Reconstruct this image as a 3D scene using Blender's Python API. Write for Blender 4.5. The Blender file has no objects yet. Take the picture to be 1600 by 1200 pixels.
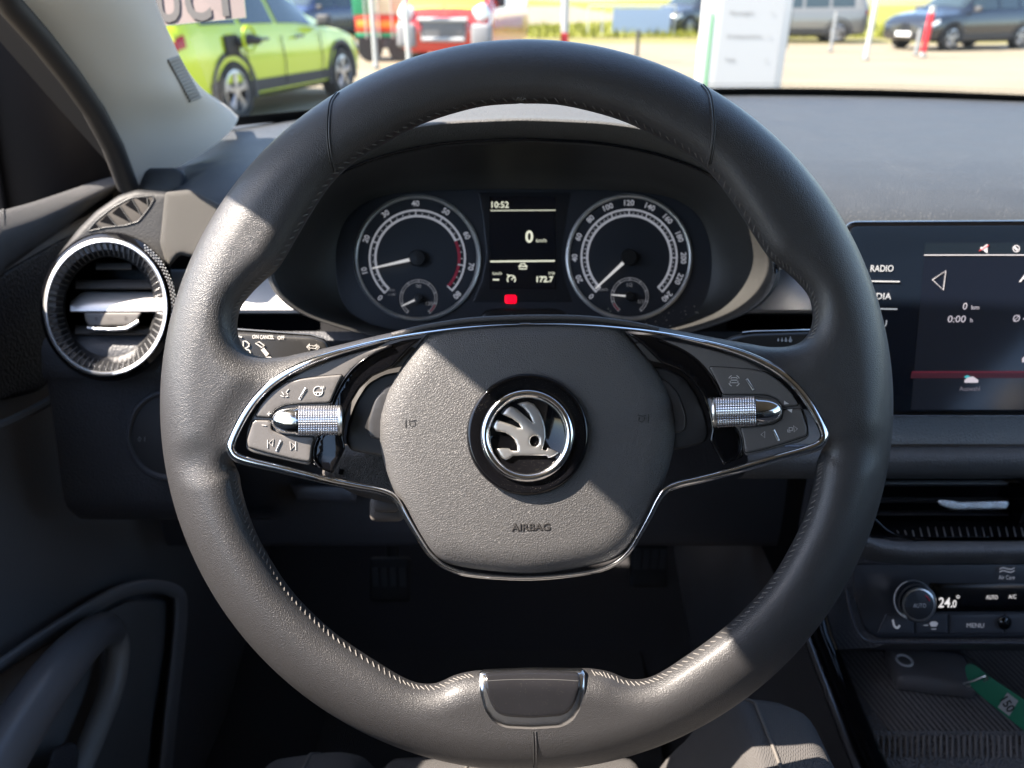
import bpy, bmesh, math, random
import numpy as np
from mathutils import Vector, Matrix
from mathutils.geometry import delaunay_2d_cdt
random.seed(7)
SC = bpy.context.scene
COL = SC.collection
# ------------------------------------------------------------------ camera
F = 1209.0                       # focal length in pixels of the 1600 px wide photograph
TH = math.radians(26.5)          # camera looks down by this much
CAM = Vector((0, 0, 1.12))
RT = Vector((1, 0, 0)); UP = Vector((0, math.sin(TH), math.cos(TH))); FW = Vector((0, math.cos(TH), -math.sin(TH)))
cd = bpy.data.cameras.new('camera'); cam = bpy.data.objects.new('camera', cd); COL.objects.link(cam)
cam.location = CAM; cam.rotation_euler = (math.pi/2 - TH, 0, 0)
cd.sensor_width = 36; cd.lens = 36*F/1600; cd.clip_start = 0.01; cd.clip_end = 3000
cd.dof.use_dof = True; cd.dof.focus_distance = 0.385; cd.dof.aperture_fstop = 9.5
SC.camera = cam
# ------------------------------------------------------------------ light
SUN = Vector((-1.0, -0.10, 1.18)).normalized()
w = bpy.data.worlds.new('World'); SC.world = w; w.use_nodes = True
wn = w.node_tree.nodes; wl = w.node_tree.links
for n in list(wn): wn.remove(n)
wo = wn.new('ShaderNodeOutputWorld'); wb = wn.new('ShaderNodeBackground'); ws = wn.new('ShaderNodeTexSky')
ws.sky_type = 'NISHITA'; ws.sun_disc = False
ws.sun_elevation = math.asin(SUN.z); ws.sun_rotation = math.atan2(SUN.x, SUN.y)
wb.inputs['Strength'].default_value = 0.12
wl.new(ws.outputs[0], wb.inputs[0]); wl.new(wb.outputs[0], wo.inputs[0])
sd = bpy.data.lights.new('sun', 'SUN'); sd.energy = 5.0; sd.angle = math.radians(0.5); sd.color = (1.0, 0.89, 0.77)
so = bpy.data.objects.new('sun', sd); COL.objects.link(so); so.rotation_euler = SUN.to_track_quat('Z', 'Y').to_euler(); so.location = (-20, 0, 30)
SC.view_settings.view_transform = 'Standard'; SC.view_settings.look = 'None'
SC.view_settings.exposure = 2.25; SC.view_settings.gamma = 1.0; SC.view_settings.use_curve_mapping = False
SC.render.engine = 'CYCLES'
SC.cycles.use_denoising = True
SC.cycles.max_bounces = 8; SC.cycles.transparent_max_bounces = 12; SC.cycles.caustics_reflective = False; SC.cycles.caustics_refractive = False
SC.cycles.sample_clamp_indirect = 6

# ------------------------------------------------------------------ materials
MT = {}
def mat(name, col, rough=0.5, metal=0.0, bump=None, spec=0.5, var=None, emit=None, coat=0, coatr=.05, dust=None, sheen=0):
    """bump=(kind, scale per metre, distance m); var=(scale, amount); dust=(scale, threshold, colour)"""
    if name in MT: return MT[name]
    m = bpy.data.materials.new(name); m.use_nodes = True; nt = m.node_tree; N = nt.nodes; L = nt.links
    b = N['Principled BSDF']
    b.inputs['Base Color'].default_value = (*col, 1); b.inputs['Roughness'].default_value = rough
    b.inputs['Metallic'].default_value = metal; b.inputs['Specular IOR Level'].default_value = spec
    if coat: b.inputs['Coat Weight'].default_value = coat; b.inputs['Coat Roughness'].default_value = coatr
    if sheen: b.inputs['Sheen Weight'].default_value = sheen; b.inputs['Sheen Roughness'].default_value = .4
    if emit: b.inputs['Emission Color'].default_value = (*emit[0], 1); b.inputs['Emission Strength'].default_value = emit[1]
    g = N.new('ShaderNodeNewGeometry')
    pos = g.outputs['Position']
    def tex(kind, scale):
        if kind in ('leather', 'cells'):
            v = N.new('ShaderNodeTexVoronoi'); v.feature = 'SMOOTH_F1' if kind == 'cells' else 'DISTANCE_TO_EDGE'; v.inputs['Scale'].default_value = scale
            n = N.new('ShaderNodeTexNoise'); n.inputs['Scale'].default_value = scale*.6; n.inputs['Detail'].default_value = 1
            vm = N.new('ShaderNodeVectorMath'); vm.operation = 'MULTIPLY_ADD'
            L.new(pos, n.inputs['Vector']); L.new(n.outputs['Color'], vm.inputs[0]); vm.inputs[1].default_value = (1.1/scale,)*3; L.new(pos, vm.inputs[2])
            L.new(vm.outputs[0], v.inputs['Vector']); 
            mr = N.new('ShaderNodeMapRange'); mr.inputs['From Min'].default_value = 0; mr.inputs['From Max'].default_value = .28 if kind == 'leather' else .8
            mr.interpolation_type = 'SMOOTHSTEP'
            L.new(v.outputs['Distance'], mr.inputs['Value']); return mr.outputs[0]
        if kind == 'noise':
            n = N.new('ShaderNodeTexNoise'); n.inputs['Scale'].default_value = scale; n.inputs['Detail'].default_value = 2; L.new(pos, n.inputs['Vector']); return n.outputs['Fac']
        if kind == 'weave':
            mp = N.new('ShaderNodeMapping'); mp.inputs['Rotation'].default_value = (.3, .5, .6); L.new(pos, mp.inputs['Vector'])
            a = N.new('ShaderNodeTexWave'); a.bands_direction = 'X'; a.inputs['Scale'].default_value = scale/20
            c = N.new('ShaderNodeTexWave'); c.bands_direction = 'Z'; c.inputs['Scale'].default_value = scale/20
            L.new(mp.outputs[0], a.inputs['Vector']); L.new(mp.outputs[0], c.inputs['Vector'])
            mm = N.new('ShaderNodeMath'); mm.operation = 'ADD'; L.new(a.outputs['Fac'], mm.inputs[0]); L.new(c.outputs['Fac'], mm.inputs[1]); return mm.outputs[0]
        if kind == 'ribs':
            a = N.new('ShaderNodeTexWave'); a.bands_direction = 'X'; a.inputs['Scale'].default_value = scale/20; L.new(pos, a.inputs['Vector']); return a.outputs['Fac']
    if bump:
        bn = N.new('ShaderNodeBump'); bn.inputs['Distance'].default_value = bump[2]; bn.inputs['Strength'].default_value = 1
        L.new(tex(bump[0], bump[1]), bn.inputs['Height']); L.new(bn.outputs[0], b.inputs['Normal'])
    cur = None
    if var:
        n = N.new('ShaderNodeTexNoise'); n.inputs['Scale'].default_value = var[0]; n.inputs['Detail'].default_value = 4; L.new(pos, n.inputs['Vector'])
        mx = N.new('ShaderNodeMix'); mx.data_type = 'RGBA'
        mx.inputs[6].default_value = (*[c*(1-var[1]) for c in col], 1); mx.inputs[7].default_value = (*[min(1, c*(1+var[1])) for c in col], 1)
        L.new(n.outputs['Fac'], mx.inputs[0]); cur = mx.outputs[2]
        rr = N.new('ShaderNodeMapRange'); rr.inputs['To Min'].default_value = max(.02, rough-.08); rr.inputs['To Max'].default_value = min(1, rough+.08)
        L.new(n.outputs['Fac'], rr.inputs['Value']); L.new(rr.outputs[0], b.inputs['Roughness'])
    if dust:
        v = N.new('ShaderNodeTexVoronoi'); v.inputs['Scale'].default_value = dust[0]; L.new(pos, v.inputs['Vector'])
        lt = N.new('ShaderNodeMath'); lt.operation = 'LESS_THAN'; lt.inputs[1].default_value = dust[1]; L.new(v.outputs['Distance'], lt.inputs[0])
        n2 = N.new('ShaderNodeTexNoise'); n2.inputs['Scale'].default_value = 40; L.new(pos, n2.inputs['Vector'])
        gt = N.new('ShaderNodeMath'); gt.operation = 'GREATER_THAN'; gt.inputs[1].default_value = .5; L.new(n2.outputs['Fac'], gt.inputs[0])
        ml = N.new('ShaderNodeMath'); ml.operation = 'MULTIPLY'; L.new(lt.outputs[0], ml.inputs[0]); L.new(gt.outputs[0], ml.inputs[1])
        mx = N.new('ShaderNodeMix'); mx.data_type = 'RGBA'; L.new(ml.outputs[0], mx.inputs[0])
        if cur: L.new(cur, mx.inputs[6])
        else: mx.inputs[6].default_value = (*col, 1)
        mx.inputs[7].default_value = (*dust[2], 1); cur = mx.outputs[2]
        rg = N.new('ShaderNodeMath'); rg.operation = 'MAXIMUM'; rg.inputs[1].default_value = rough; L.new(ml.outputs[0], rg.inputs[0])
        if not var: L.new(rg.outputs[0], b.inputs['Roughness'])
    if cur: L.new(cur, b.inputs['Base Color'])
    MT[name] = m; return m
DU = (.30, .28, .24)
LEATHER = mat('rim leather', (.033, .032, .033), .44, coat=.22, coatr=.28, bump=('cells', 2300, .00015), var=(18, .12))
PADM = mat('airbag grain', (.070, .068, .068), .5, bump=('leather', 980, .00013), var=(14, .1))
THREAD = mat('thread', (.14, .13, .12), .7)
SEAM = mat('seam shadow leather', (.02, .02, .02), .6)
CHROME = mat('chrome', (.78, .79, .81), .11, 1.0, dust=(1400, .13, (.5, .48, .42)))
CHROMEB = mat('satin chrome', (.85, .84, .82), .32, 1.0, bump=('noise', 900, .00004))
GLOSS = mat('piano black', (.004, .004, .005), .06, dust=(1100, .10, DU), coat=.3)
GLOSSC = mat('clean piano black', (.004, .004, .005), .05)
BUTTON = mat('button plastic', (.115, .108, .104), .38, bump=('noise', 2500, .00002), dust=(900, .08, DU), var=(30, .08))
PLAST = mat('dark plastic', (.028, .028, .03), .5, bump=('cells', 900, .00012), var=(20, .15))
PLASTL = mat('dusty grey plastic', (.075, .068, .062), .6, bump=('cells', 900, .0001), dust=(500, .12, (.2, .18, .15)), var=(40, .2))
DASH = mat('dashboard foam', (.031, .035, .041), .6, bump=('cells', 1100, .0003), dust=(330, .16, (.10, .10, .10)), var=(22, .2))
DASHM = mat('dashboard lower plastic', (.050, .052, .060), .5, bump=('cells', 700, .0002), var=(12, .15))
ROLL = mat('stitched roll', (.12, .12, .124), .5, bump=('leather', 500, .0003))
FABRIC = mat('dash fabric', (.13, .13, .13), .8, bump=('weave', 8000, .0004), var=(60, .12))
DOORM = mat('door plastic', (.115, .115, .12), .42, bump=('cells', 800, .00012), var=(8, .2))
PILLAR = mat('pillar fabric', (.76, .67, .56), .8, bump=('weave', 14000, .00012), var=(12, .05))
ROOFM = mat('headliner', (.30, .29, .275), .85, bump=('noise', 600, .0003))
SILVER = mat('silver trim', (.62, .61, .60), .38, .35, bump=('noise', 1200, .00004))
BLACKM = mat('matt black', (.012, .012, .013), .6)
DARKP = mat('recess shade black', (.004, .004, .005), .8, spec=.03)  # near black without sheen, paints the dark inside holes and gaps
CARPET = mat('carpet', (.03, .029, .031), .95, bump=('noise', 500, .0015))
MATM = mat('ribbed mat', (.025, .025, .026), .8, bump=('ribs', 2400, .001))
SEATM = mat('seat fabric', (.072, .068, .066), .9, bump=('weave', 9000, .0002), var=(30, .1))
WHITE = mat('print white', (.75, .75, .75), .5)
GREYP = mat('print grey', (.65, .65, .65), .5)
DIMP = mat('print dim', (.12, .12, .12), .5)
LCD = mat('display segments', (.3, .3, .25), .5, emit=((.80, .80, .62), .22))
LCDW = mat('white display light', (.3, .3, .3), .5, emit=((.9, .86, .86), .20))
LCDD = mat('dim display light', (.2, .2, .2), .5, emit=((.6, .5, .52), .07))
LCDR = mat('red warning lamp', (.5, 0, 0), .5, emit=((1, .0, .02), .45))
REDL = mat('red display light', (.3, 0, .02), .5, emit=((.6, .02, .08), .09))
REDP = mat('print red', (.55, .03, .06), .5)
SCREENB = mat('display glass', (.006, .010, .018), .09, dust=(250, .035, (.1, .1, .1)))
DIAL = mat('dial face', (.014, .017, .024), .55)

# ------------------------------------------------------------------ mesh kit
def W(px, py, d): return CAM + RT*((px-800)*d/F) + UP*((600-py)*d/F) + FW*d
def onD(D, z0=0):
    return lambda px, py, z: W(px, py, D - (z+z0)*D/F)
def ray(px, py): return RT*((px-800)/F) + UP*((600-py)/F) + FW
def onX(X):                                    # a plane square to the car's width; z in mm towards the cabin
    def f(px, py, z):
        r = ray(px, py); return CAM + r*((X+z*.001)/r.x)
    return f
def onZ(Z):
    def f(px, py, z):
        r = ray(px, py); return CAM + r*((Z+z*.001-CAM.z)/r.z)
    return f
class MB:
    def __init__(s): s.v = []; s.f = []
    def add(s, vs, fs):
        o = len(s.v); s.v += [Vector(v) for v in vs]; s.f += [tuple(i+o for i in f) for f in fs]; return s
    def grid(s, rows, closed=False, cap=False):
        o = len(s.v); n = len(rows[0])
        for r in rows: s.v += [Vector(p) for p in r]
        for i in range(len(rows)-1):
            for j in range(n if closed else n-1):
                k = (j+1) % n; s.f.append((o+i*n+j, o+i*n+k, o+(i+1)*n+k, o+(i+1)*n+j))
        if cap:
            s.f.append(tuple(o+j for j in range(n))[::-1]); s.f.append(tuple(o+(len(rows)-1)*n+j for j in range(n)))
        return s
    def box(s, c, sz, rot=None, bev=0):
        c = Vector(c); h = Vector(sz)/2
        M = rot if rot else Matrix.Identity(3)
        if bev <= 0:
            vs = [c + M @ Vector((x*h.x, y*h.y, z*h.z)) for x in (-1, 1) for y in (-1, 1) for z in (-1, 1)]
            return s.add(vs, [(0, 1, 3, 2), (4, 6, 7, 5), (0, 4, 5, 1), (2, 3, 7, 6), (0, 2, 6, 4), (1, 5, 7, 3)])
        bm = bmesh.new(); bmesh.ops.create_cube(bm, size=1)
        for v in bm.verts: v.co = Vector((v.co.x*sz[0], v.co.y*sz[1], v.co.z*sz[2]))
        bmesh.ops.bevel(bm, geom=bm.edges[:], offset=bev, segments=3, affect='EDGES', profile=.5)
        bm.verts.index_update()
        vs = [c + M @ v.co for v in bm.verts]; fs = [tuple(v.index for v in f.verts) for f in bm.faces]; bm.free()
        return s.add(vs, fs)
    def tube(s, pts, r, n=8, closed=False, cap=True):
        pts = [Vector(p) for p in pts]; N = len(pts); rows = []; nrm = None
        for i, p in enumerate(pts):
            if closed: t = pts[(i+1) % N]-pts[i-1]
            else: t = pts[min(i+1, N-1)]-pts[max(i-1, 0)]
            t.normalize()
            if nrm is None:
                a = Vector((0, 0, 1)) if abs(t.z) < .9 else Vector((1, 0, 0)); nrm = (a - t*a.dot(t)).normalized()
            else: nrm = (nrm - t*nrm.dot(t)).normalized()
            b = t.cross(nrm); rr = r[i] if isinstance(r, (list, tuple)) else r
            rows.append([p + (nrm*math.cos(2*math.pi*k/n) + b*math.sin(2*math.pi*k/n))*rr for k in range(n)])
        if closed: rows.append(rows[0]); return s.grid(rows, True)
        return s.grid(rows, True, cap)
    def lathe(s, cx, cy, prof, mp, n=64, sx=1.0, a0=0, a1=360):
        full = abs(a1-a0-360) < 1e-6; m = n if full else n+1
        rows = []
        for r, z in prof:
            rows.append([mp(cx + r*sx*math.cos(math.radians(a0+(a1-a0)*k/n)), cy - r*math.sin(math.radians(a0+(a1-a0)*k/n)), z) for k in range(m)])
        return s.grid(rows, full)
def link(name, mb, m, parent=None, smooth=True, ang=38, merge=True):
    off = parent_world(parent) if parent else Vector((0, 0, 0))
    if parent is None and mb.v:
        xs = [v.x for v in mb.v]; ys = [v.y for v in mb.v]; zs = [v.z for v in mb.v]
        off = Vector(((min(xs)+max(xs))/2, (min(ys)+max(ys))/2, min(zs)))
    me = bpy.data.meshes.new(name)
    bm = bmesh.new(); vs = [bm.verts.new(v-off) for v in mb.v]
    for f in mb.f:
        if len(set(f)) >= 3:
            try: bm.faces.new([vs[i] for i in dict.fromkeys(f)])
            except ValueError: pass
    if merge: bmesh.ops.remove_doubles(bm, verts=bm.verts, dist=2e-6)
    bmesh.ops.recalc_face_normals(bm, faces=bm.faces)
    bm.to_mesh(me); bm.free()
    if smooth:
        me.shade_smooth()
        me.set_sharp_from_angle(angle=math.radians(ang))
    me.materials.append(m)
    o = bpy.data.objects.new(name, me); COL.objects.link(o)
    if parent: o.parent = parent
    else: o.location = off
    return o
def parent_world(p):
    v = Vector((0, 0, 0))
    while p: v = v + Vector(p.location); p = p.parent
    return v
def thing(name, label, cat, loc, group=None):
    o = bpy.data.objects.new(name, None); COL.objects.link(o); o.location = loc; o.empty_display_size = .02
    return tag(o, label, cat, group)
def tag(o, label, cat, group=None):
    o['label'] = label; o['category'] = cat
    if group: o['group'] = group
    return o
def struct(name, mb, m, **k):
    o = link(name, mb, m, **k); o['kind'] = 'structure'; return o

# 2-D helpers (pixel coordinates, y down)
def cr(pts, closed=False, n=6):
    P = [np.array(p, float) for p in pts]; N = len(P); out = []
    rng = range(N) if closed else range(N-1)
    for i in rng:
        p0 = P[i-1] if (closed or i > 0) else P[i]; p1 = P[i]; p2 = P[(i+1) % N]; p3 = P[(i+2) % N] if (closed or i+2 < N) else P[i+1]
        for k in range(n):
            t = k/n
            out.append(tuple(.5*((2*p1)+(-p0+p2)*t+(2*p0-5*p1+4*p2-p3)*t*t+(-p0+3*p1-3*p2+p3)*t**3)))
    if not closed: out.append(tuple(P[-1]))
    return out
def resample(loop, sp, closed=True):
    P = [np.array(p[:2], float) for p in loop]
    if closed: P.append(P[0])
    out = []
    for a, b in zip(P[:-1], P[1:]):
        L = np.linalg.norm(b-a)
        if L < 1e-6: continue
        k = max(1, int(round(L/sp)))
        for i in range(k): out.append(tuple(a+(b-a)*i/k))
    if not closed: out.append(tuple(P[-1]))
    return out
def roundpoly(pts, r, n=5):
    out = []; N = len(pts)
    for i in range(N):
        a = np.array(pts[i-1], float); b = np.array(pts[i], float); c = np.array(pts[(i+1) % N], float)
        u = a-b; v = c-b; lu = np.linalg.norm(u); lv = np.linalg.norm(v); rr = min(r if not isinstance(r, list) else r[i], lu*.45, lv*.45)
        p = b+u/lu*rr; q = b+v/lv*rr
        for k in range(n+1):
            t = k/n; out.append(tuple((1-t)**2*p+2*t*(1-t)*b+t*t*q))
    return out
def dist(P, loops):
    A = np.concatenate([np.array(l) for l in loops]); B = np.concatenate([np.roll(np.array(l), -1, 0) for l in loops])
    D = B-A; L2 = (D**2).sum(1)+1e-12; out = np.empty(len(P))
    for i in range(0, len(P), 3000):
        Q = P[i:i+3000]; t = np.clip(((Q[:, None]-A)*D).sum(2)/L2, 0, 1)
        out[i:i+3000] = np.sqrt(((Q[:, None]-A-D*t[..., None])**2).sum(2).min(1))
    return out
def inside(P, loops):
    A = np.concatenate([np.array(l) for l in loops]); B = np.concatenate([np.roll(np.array(l), -1, 0) for l in loops]); out = np.zeros(len(P), bool)
    for i in range(0, len(P), 3000):
        Q = P[i:i+3000]; y = Q[:, 1][:, None]; x = Q[:, 0][:, None]
        c = (A[:, 1] > y) != (B[:, 1] > y)
        with np.errstate(divide='ignore', invalid='ignore'):
            xi = A[:, 0]+(y-A[:, 1])*(B[:, 0]-A[:, 0])/(B[:, 1]-A[:, 1])
        out[i:i+3000] = ((c & (x < xi)).sum(1) % 2) == 1
    return out
def ell(t): t = np.clip(t, 0, 1); return np.sqrt(np.clip(1-(1-t)**2, 0, 1))
def pillow(loops, mp, R=6, H=4, T=4, sp=4, step=None, zf=None, mirror=False, rings=(0.02, .06, .12, .2, .3, .42, .56, .72, .88), hf=None):
    """a solid whose front follows an outline, rounded over R at its edges and raised by H; T = how far the side goes back"""
    loops = [resample(l, sp) for l in loops]
    bnd = [p for l in loops for p in l]; nb = len(bnd); arr = [np.array(bnd)]
    for r in rings:
        d = r*R
        for l in loops:
            a = np.array(l); t = np.roll(a, -1, 0)-np.roll(a, 1, 0); t /= (np.linalg.norm(t, axis=1)[:, None]+1e-9)
            nr = np.stack([-t[:, 1], t[:, 0]], 1)
            if d < 1.2: c = a
            cand = np.concatenate([a+nr*d, a-nr*d])
            cand = cand[inside(cand, loops)]
            if len(cand): cand = cand[dist(cand, loops) > d*.97]; arr.append(cand)
    step = step or sp*2.2
    A = np.array(bnd); x0, y0 = A.min(0); x1, y1 = A.max(0)
    gx, gy = np.meshgrid(np.arange(x0, x1, step), np.arange(y0, y1, step)); G = np.stack([gx.ravel(), gy.ravel()], 1)
    G = G[inside(G, loops)]
    if len(G): G = G[dist(G, loops) > R*rings[-1]+step*.4]; arr.append(G)
    P = np.concatenate(arr)
    # drop near duplicates
    key = set(); keep = []
    q = max(.35, sp*.3) if R > 3 else .12
    for i, p in enumerate(P):
        k = (int(p[0]/q), int(p[1]/q))
        if i < nb: keep.append(i); key.add(k)
        elif k not in key: key.add(k); keep.append(i)
    P = P[keep]
    edges = []; o = 0
    for l in loops:
        n = len(l); edges += [(o+i, o+(i+1) % n) for i in range(n)]; o += n
    r = delaunay_2d_cdt([Vector(p) for p in P], edges, [], 0, 1e-6, True)
    V = np.array([tuple(v) for v in r[0]]); Fc = np.array([f for f in r[2] if len(f) == 3])
    cen = V[Fc].mean(1); Fc = Fc[inside(cen, loops)]
    d = dist(V, loops); h = hf(V, d) if hf else H*ell(d/R)
    if not mirror and zf is not None: h = h + np.array([zf(x, y) for x, y in V])
    vs = [mp(x, y, z) for (x, y), z in zip(V, h)]
    mb = MB(); mb.add(vs, [tuple(f) for f in Fc])
    omap = {}
    for i, src in enumerate(r[3]):
        for s_ in src: omap[s_] = i
    n0 = len(vs)
    if mirror:
        hb = -H*ell(d/R)
        mb.add([mp(x, y, z) for (x, y), z in zip(V, hb)], [tuple(f[::-1]) for f in Fc])
        for a, b in edges:
            a = omap.get(a); b = omap.get(b)
            if a is not None and b is not None and a != b and (h[a]-hb[a] > .5 or h[b]-hb[b] > .5): mb.f.append((a, b, n0+b, n0+a))
    else:
        zb = [zf(*p) if zf else 0 for p in bnd]
        mb.v += [mp(p[0], p[1], z-T) for p, z in zip(bnd, zb)]
        for a, b in edges:
            ia, ib = omap.get(a), omap.get(b)
            if ia is not None and ib is not None and ia != ib: mb.f.append((ia, ib, n0+b, n0+a))
    return mb
def ribbon(path, wd, mp, z0, H, T=6, closed=False, prof=None, zf=None):
    """a raised strip along a path; wd = full width (number or one per point)"""
    P = [np.array(p, float) for p in path]; N = len(P); rows = []
    prof = prof or [(-1, -1), (-1, 0), (-.92, .35), (-.7, .7), (-.35, .94), (0, 1), (.35, .94), (.7, .7), (.92, .35), (1, 0), (1, -1)]
    for i in range(N):
        t = (P[(i+1) % N]-P[i-1]) if closed else (P[min(i+1, N-1)]-P[max(i-1, 0)]); t = t/(np.linalg.norm(t)+1e-9); n = np.array([-t[1], t[0]])
        w_ = wd[i] if isinstance(wd, (list, tuple, np.ndarray)) else wd
        row = []
        for u, h in prof:
            q = P[i]+n*u*w_/2; zz = (zf(*q) if zf else 0)+z0
            row.append(mp(q[0], q[1], zz+h*H if h >= 0 else zz-T))
        rows.append(row)
    mb = MB()
    if closed: rows.append(rows[0])
    mb.grid(rows)
    return mb
def strokes(polys, wd, mp, z=1.0, mb=None, h=.6):
    mb = mb or MB()
    for pl in polys:
        closed = len(pl) > 2 and pl[0] == pl[-1]
        p = pl[:-1] if closed else pl
        r = ribbon(p, wd, mp, z, h, 1.0, closed, prof=[(-1, -1), (-1, 1), (1, 1), (1, -1)])
        mb.add(r.v, r.f)
    return mb
def arc(cx, cy, r, a0, a1, n=24, sy=1): return [(cx+r*math.cos(math.radians(a0+(a1-a0)*k/n)), cy-r*sy*math.sin(math.radians(a0+(a1-a0)*k/n))) for k in range(n+1)]
def flat(poly, mp, z=1.0, h=.5, mb=None):
    mb = mb or MB(); n = len(poly)
    vs = [mp(x, y, z+h) for x, y in poly]+[mp(x, y, z-1) for x, y in poly]
    mb.add(vs, [tuple(range(n))]+[(i, (i+1) % n, n+(i+1) % n, n+i) for i in range(n)]); return mb
_tc = {}
def txt2d(s, shear=0, bold=0):
    k = (s, shear, bold)
    if k not in _tc:
        c = bpy.data.curves.new('t', 'FONT'); c.body = s; c.size = 1; c.shear = shear; c.resolution_u = 3; c.offset = bold
        o = bpy.data.objects.new('t', c); COL.objects.link(o)
        dg = bpy.context.evaluated_depsgraph_get(); me = bpy.data.meshes.new_from_object(o.evaluated_get(dg))
        _tc[k] = (np.array([v.co[:2] for v in me.vertices]), [tuple(p.vertices) for p in me.polygons])
        bpy.data.objects.remove(o); bpy.data.curves.remove(c); bpy.data.meshes.remove(me)
    return _tc[k]
def text(s, cx, cy, h, mp, z=1.0, rot=0, width=None, shear=0, bold=0, mb=None, align='c'):
    """flat letters; h = height of a capital in px, rot = degrees anticlockwise"""
    mb = mb or MB(); v, f = txt2d(s, shear, bold)
    cap = .73 if True else 1
    sc = h/cap; x0, x1 = v[:, 0].min(), v[:, 0].max(); sx = width/(x1-x0) if width else sc
    mx = {'c': (x0+x1)/2, 'l': x0, 'r': x1}[align]
    c, s_ = math.cos(math.radians(rot)), math.sin(math.radians(rot)); out = []
    for x, y in v:
        X = (x-mx)*sx; Y = (y-cap/2)*sc
        out.append(mp(cx+X*c-Y*s_, cy-(X*s_+Y*c), z))
    mb.add(out, f); return mb
# ================================================================== OUTSIDE
GZ = -.20        # level of the lot below the cabin's zero
def vmat(name, col, **k): return mat(name, col, **k)
GROUND = mat('sandy concrete', (.185, .155, .105), .9, var=(.5, .35))
FIELD = mat('rape field', (.15, .15, .004), .95, var=(.25, .45))
VERGE = mat('dry verge', (.16, .14, .04), .95, var=(1.5, .4))
mb = MB(); mb.add([(-500, -300, GZ), (500, -300, GZ), (500, 900, GZ), (-500, 900, GZ)], [(0, 1, 2, 3)]); struct('ground', mb, GROUND)
mb = MB(); mb.grid([[(-400+i*40, y, GZ+.06+.25*math.sin(i*1.7+y*.01)*min(1, (y-31)/60)) for i in range(21)] for y in (31, 44, 70, 120, 250, 500, 880)]); struct('field', mb, FIELD)
mb = MB(); mb.grid([[(-60+i*4, 27.4+math.sin(i*.9)*.3, GZ+.004), (-60+i*4, 27.8+math.sin(i*.9)*.3, GZ+.02), (-60+i*4, 31.1, GZ+.03)] for i in range(31)]); struct('verge', mb, VERGE)
rows = []
GRASS = mat('crop grass', (.14, .15, .008), .9, var=(3, .5))
mb = MB()
for i in range(5200):
    x = random.uniform(-21, 24); y = 30.6+random.random()**1.3*14; h = random.uniform(.12, .34); a = random.uniform(0, 3.1); wq = .05
    mb.add([(x-wq*math.cos(a), y-wq*math.sin(a), GZ), (x+wq*math.cos(a), y+wq*math.sin(a), GZ), (x+random.uniform(-.12, .12), y, GZ+.08+h)], [(0, 1, 2)])
o = link('field_grass', mb, GRASS, smooth=False, merge=False); o['kind'] = 'stuff'; tag(o, 'yellow green crop grass growing along the edge of the field', 'grass')

TYRE = mat('tyre', (.02, .02, .02), .8); ALLOY = mat('alloy wheel', (.5, .5, .52), .3, .9); CLAD = mat('grey cladding', (.05, .05, .052), .7)
CGLASS = mat('car window', (.03, .045, .05), .05, coat=.5); LAMPG = mat('headlight glass', (.75, .78, .8), .08, spec=.8); LAMPR = mat('tail light', (.3, .01, .01), .15)
def interp(st, s):
    for a, b in zip(st[:-1], st[1:]):
        if s <= b[0]:
            t = (s-a[0])/(b[0]-a[0]+1e-9); return [p+(q-p)*t for p, q in zip(a, b)]
    return list(st[-1])
SUV = [  # x, half width, bottom, belt height, top, half width at top
 (-.500, .78, .42, .80, .90, .70), (-.492, .86, .30, .98, 1.08, .74), (-.470, .90, .26, 1.02, 1.36, .66), (-.430, .91, .24, 1.03, 1.50, .62), (-.33, .92, .20, 1.02, 1.57, .62), (-.10, .92, .20, 1.00, 1.60, .62),
 (.05, .92, .20, .99, 1.56, .61), (.13, .92, .20, .98, 1.42, .62), (.22, .92, .20, .97, 1.12, .70), (.26, .91, .20, .95, 1.02, .74), (.36, .90, .21, .90, .97, .74), (.44, .88, .23, .82, .90, .70), (.482, .82, .26, .72, .80, .62), (.500, .70, .36, .60, .68, .52)]
VAN = [(-.500, .92, .35, 1.2, 2.2, .82), (-.49, .98, .30, 1.25, 2.4, .86), (-.30, 1.0, .28, 1.3, 2.48, .88), (.10, 1.0, .28, 1.3, 2.48, .88), (.22, 1.0, .28, 1.28, 2.40, .86), (.30, 1.0, .28, 1.26, 2.15, .84), (.38, 1.0, .28, 1.22, 1.62, .86), (.42, 1.0, .28, 1.18, 1.34, .88), (.47, .98, .28, 1.0, 1.18, .86), (.49, .95, .30, .85, 1.02, .82), (.50, .88, .40, .7, .85, .78)]
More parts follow.
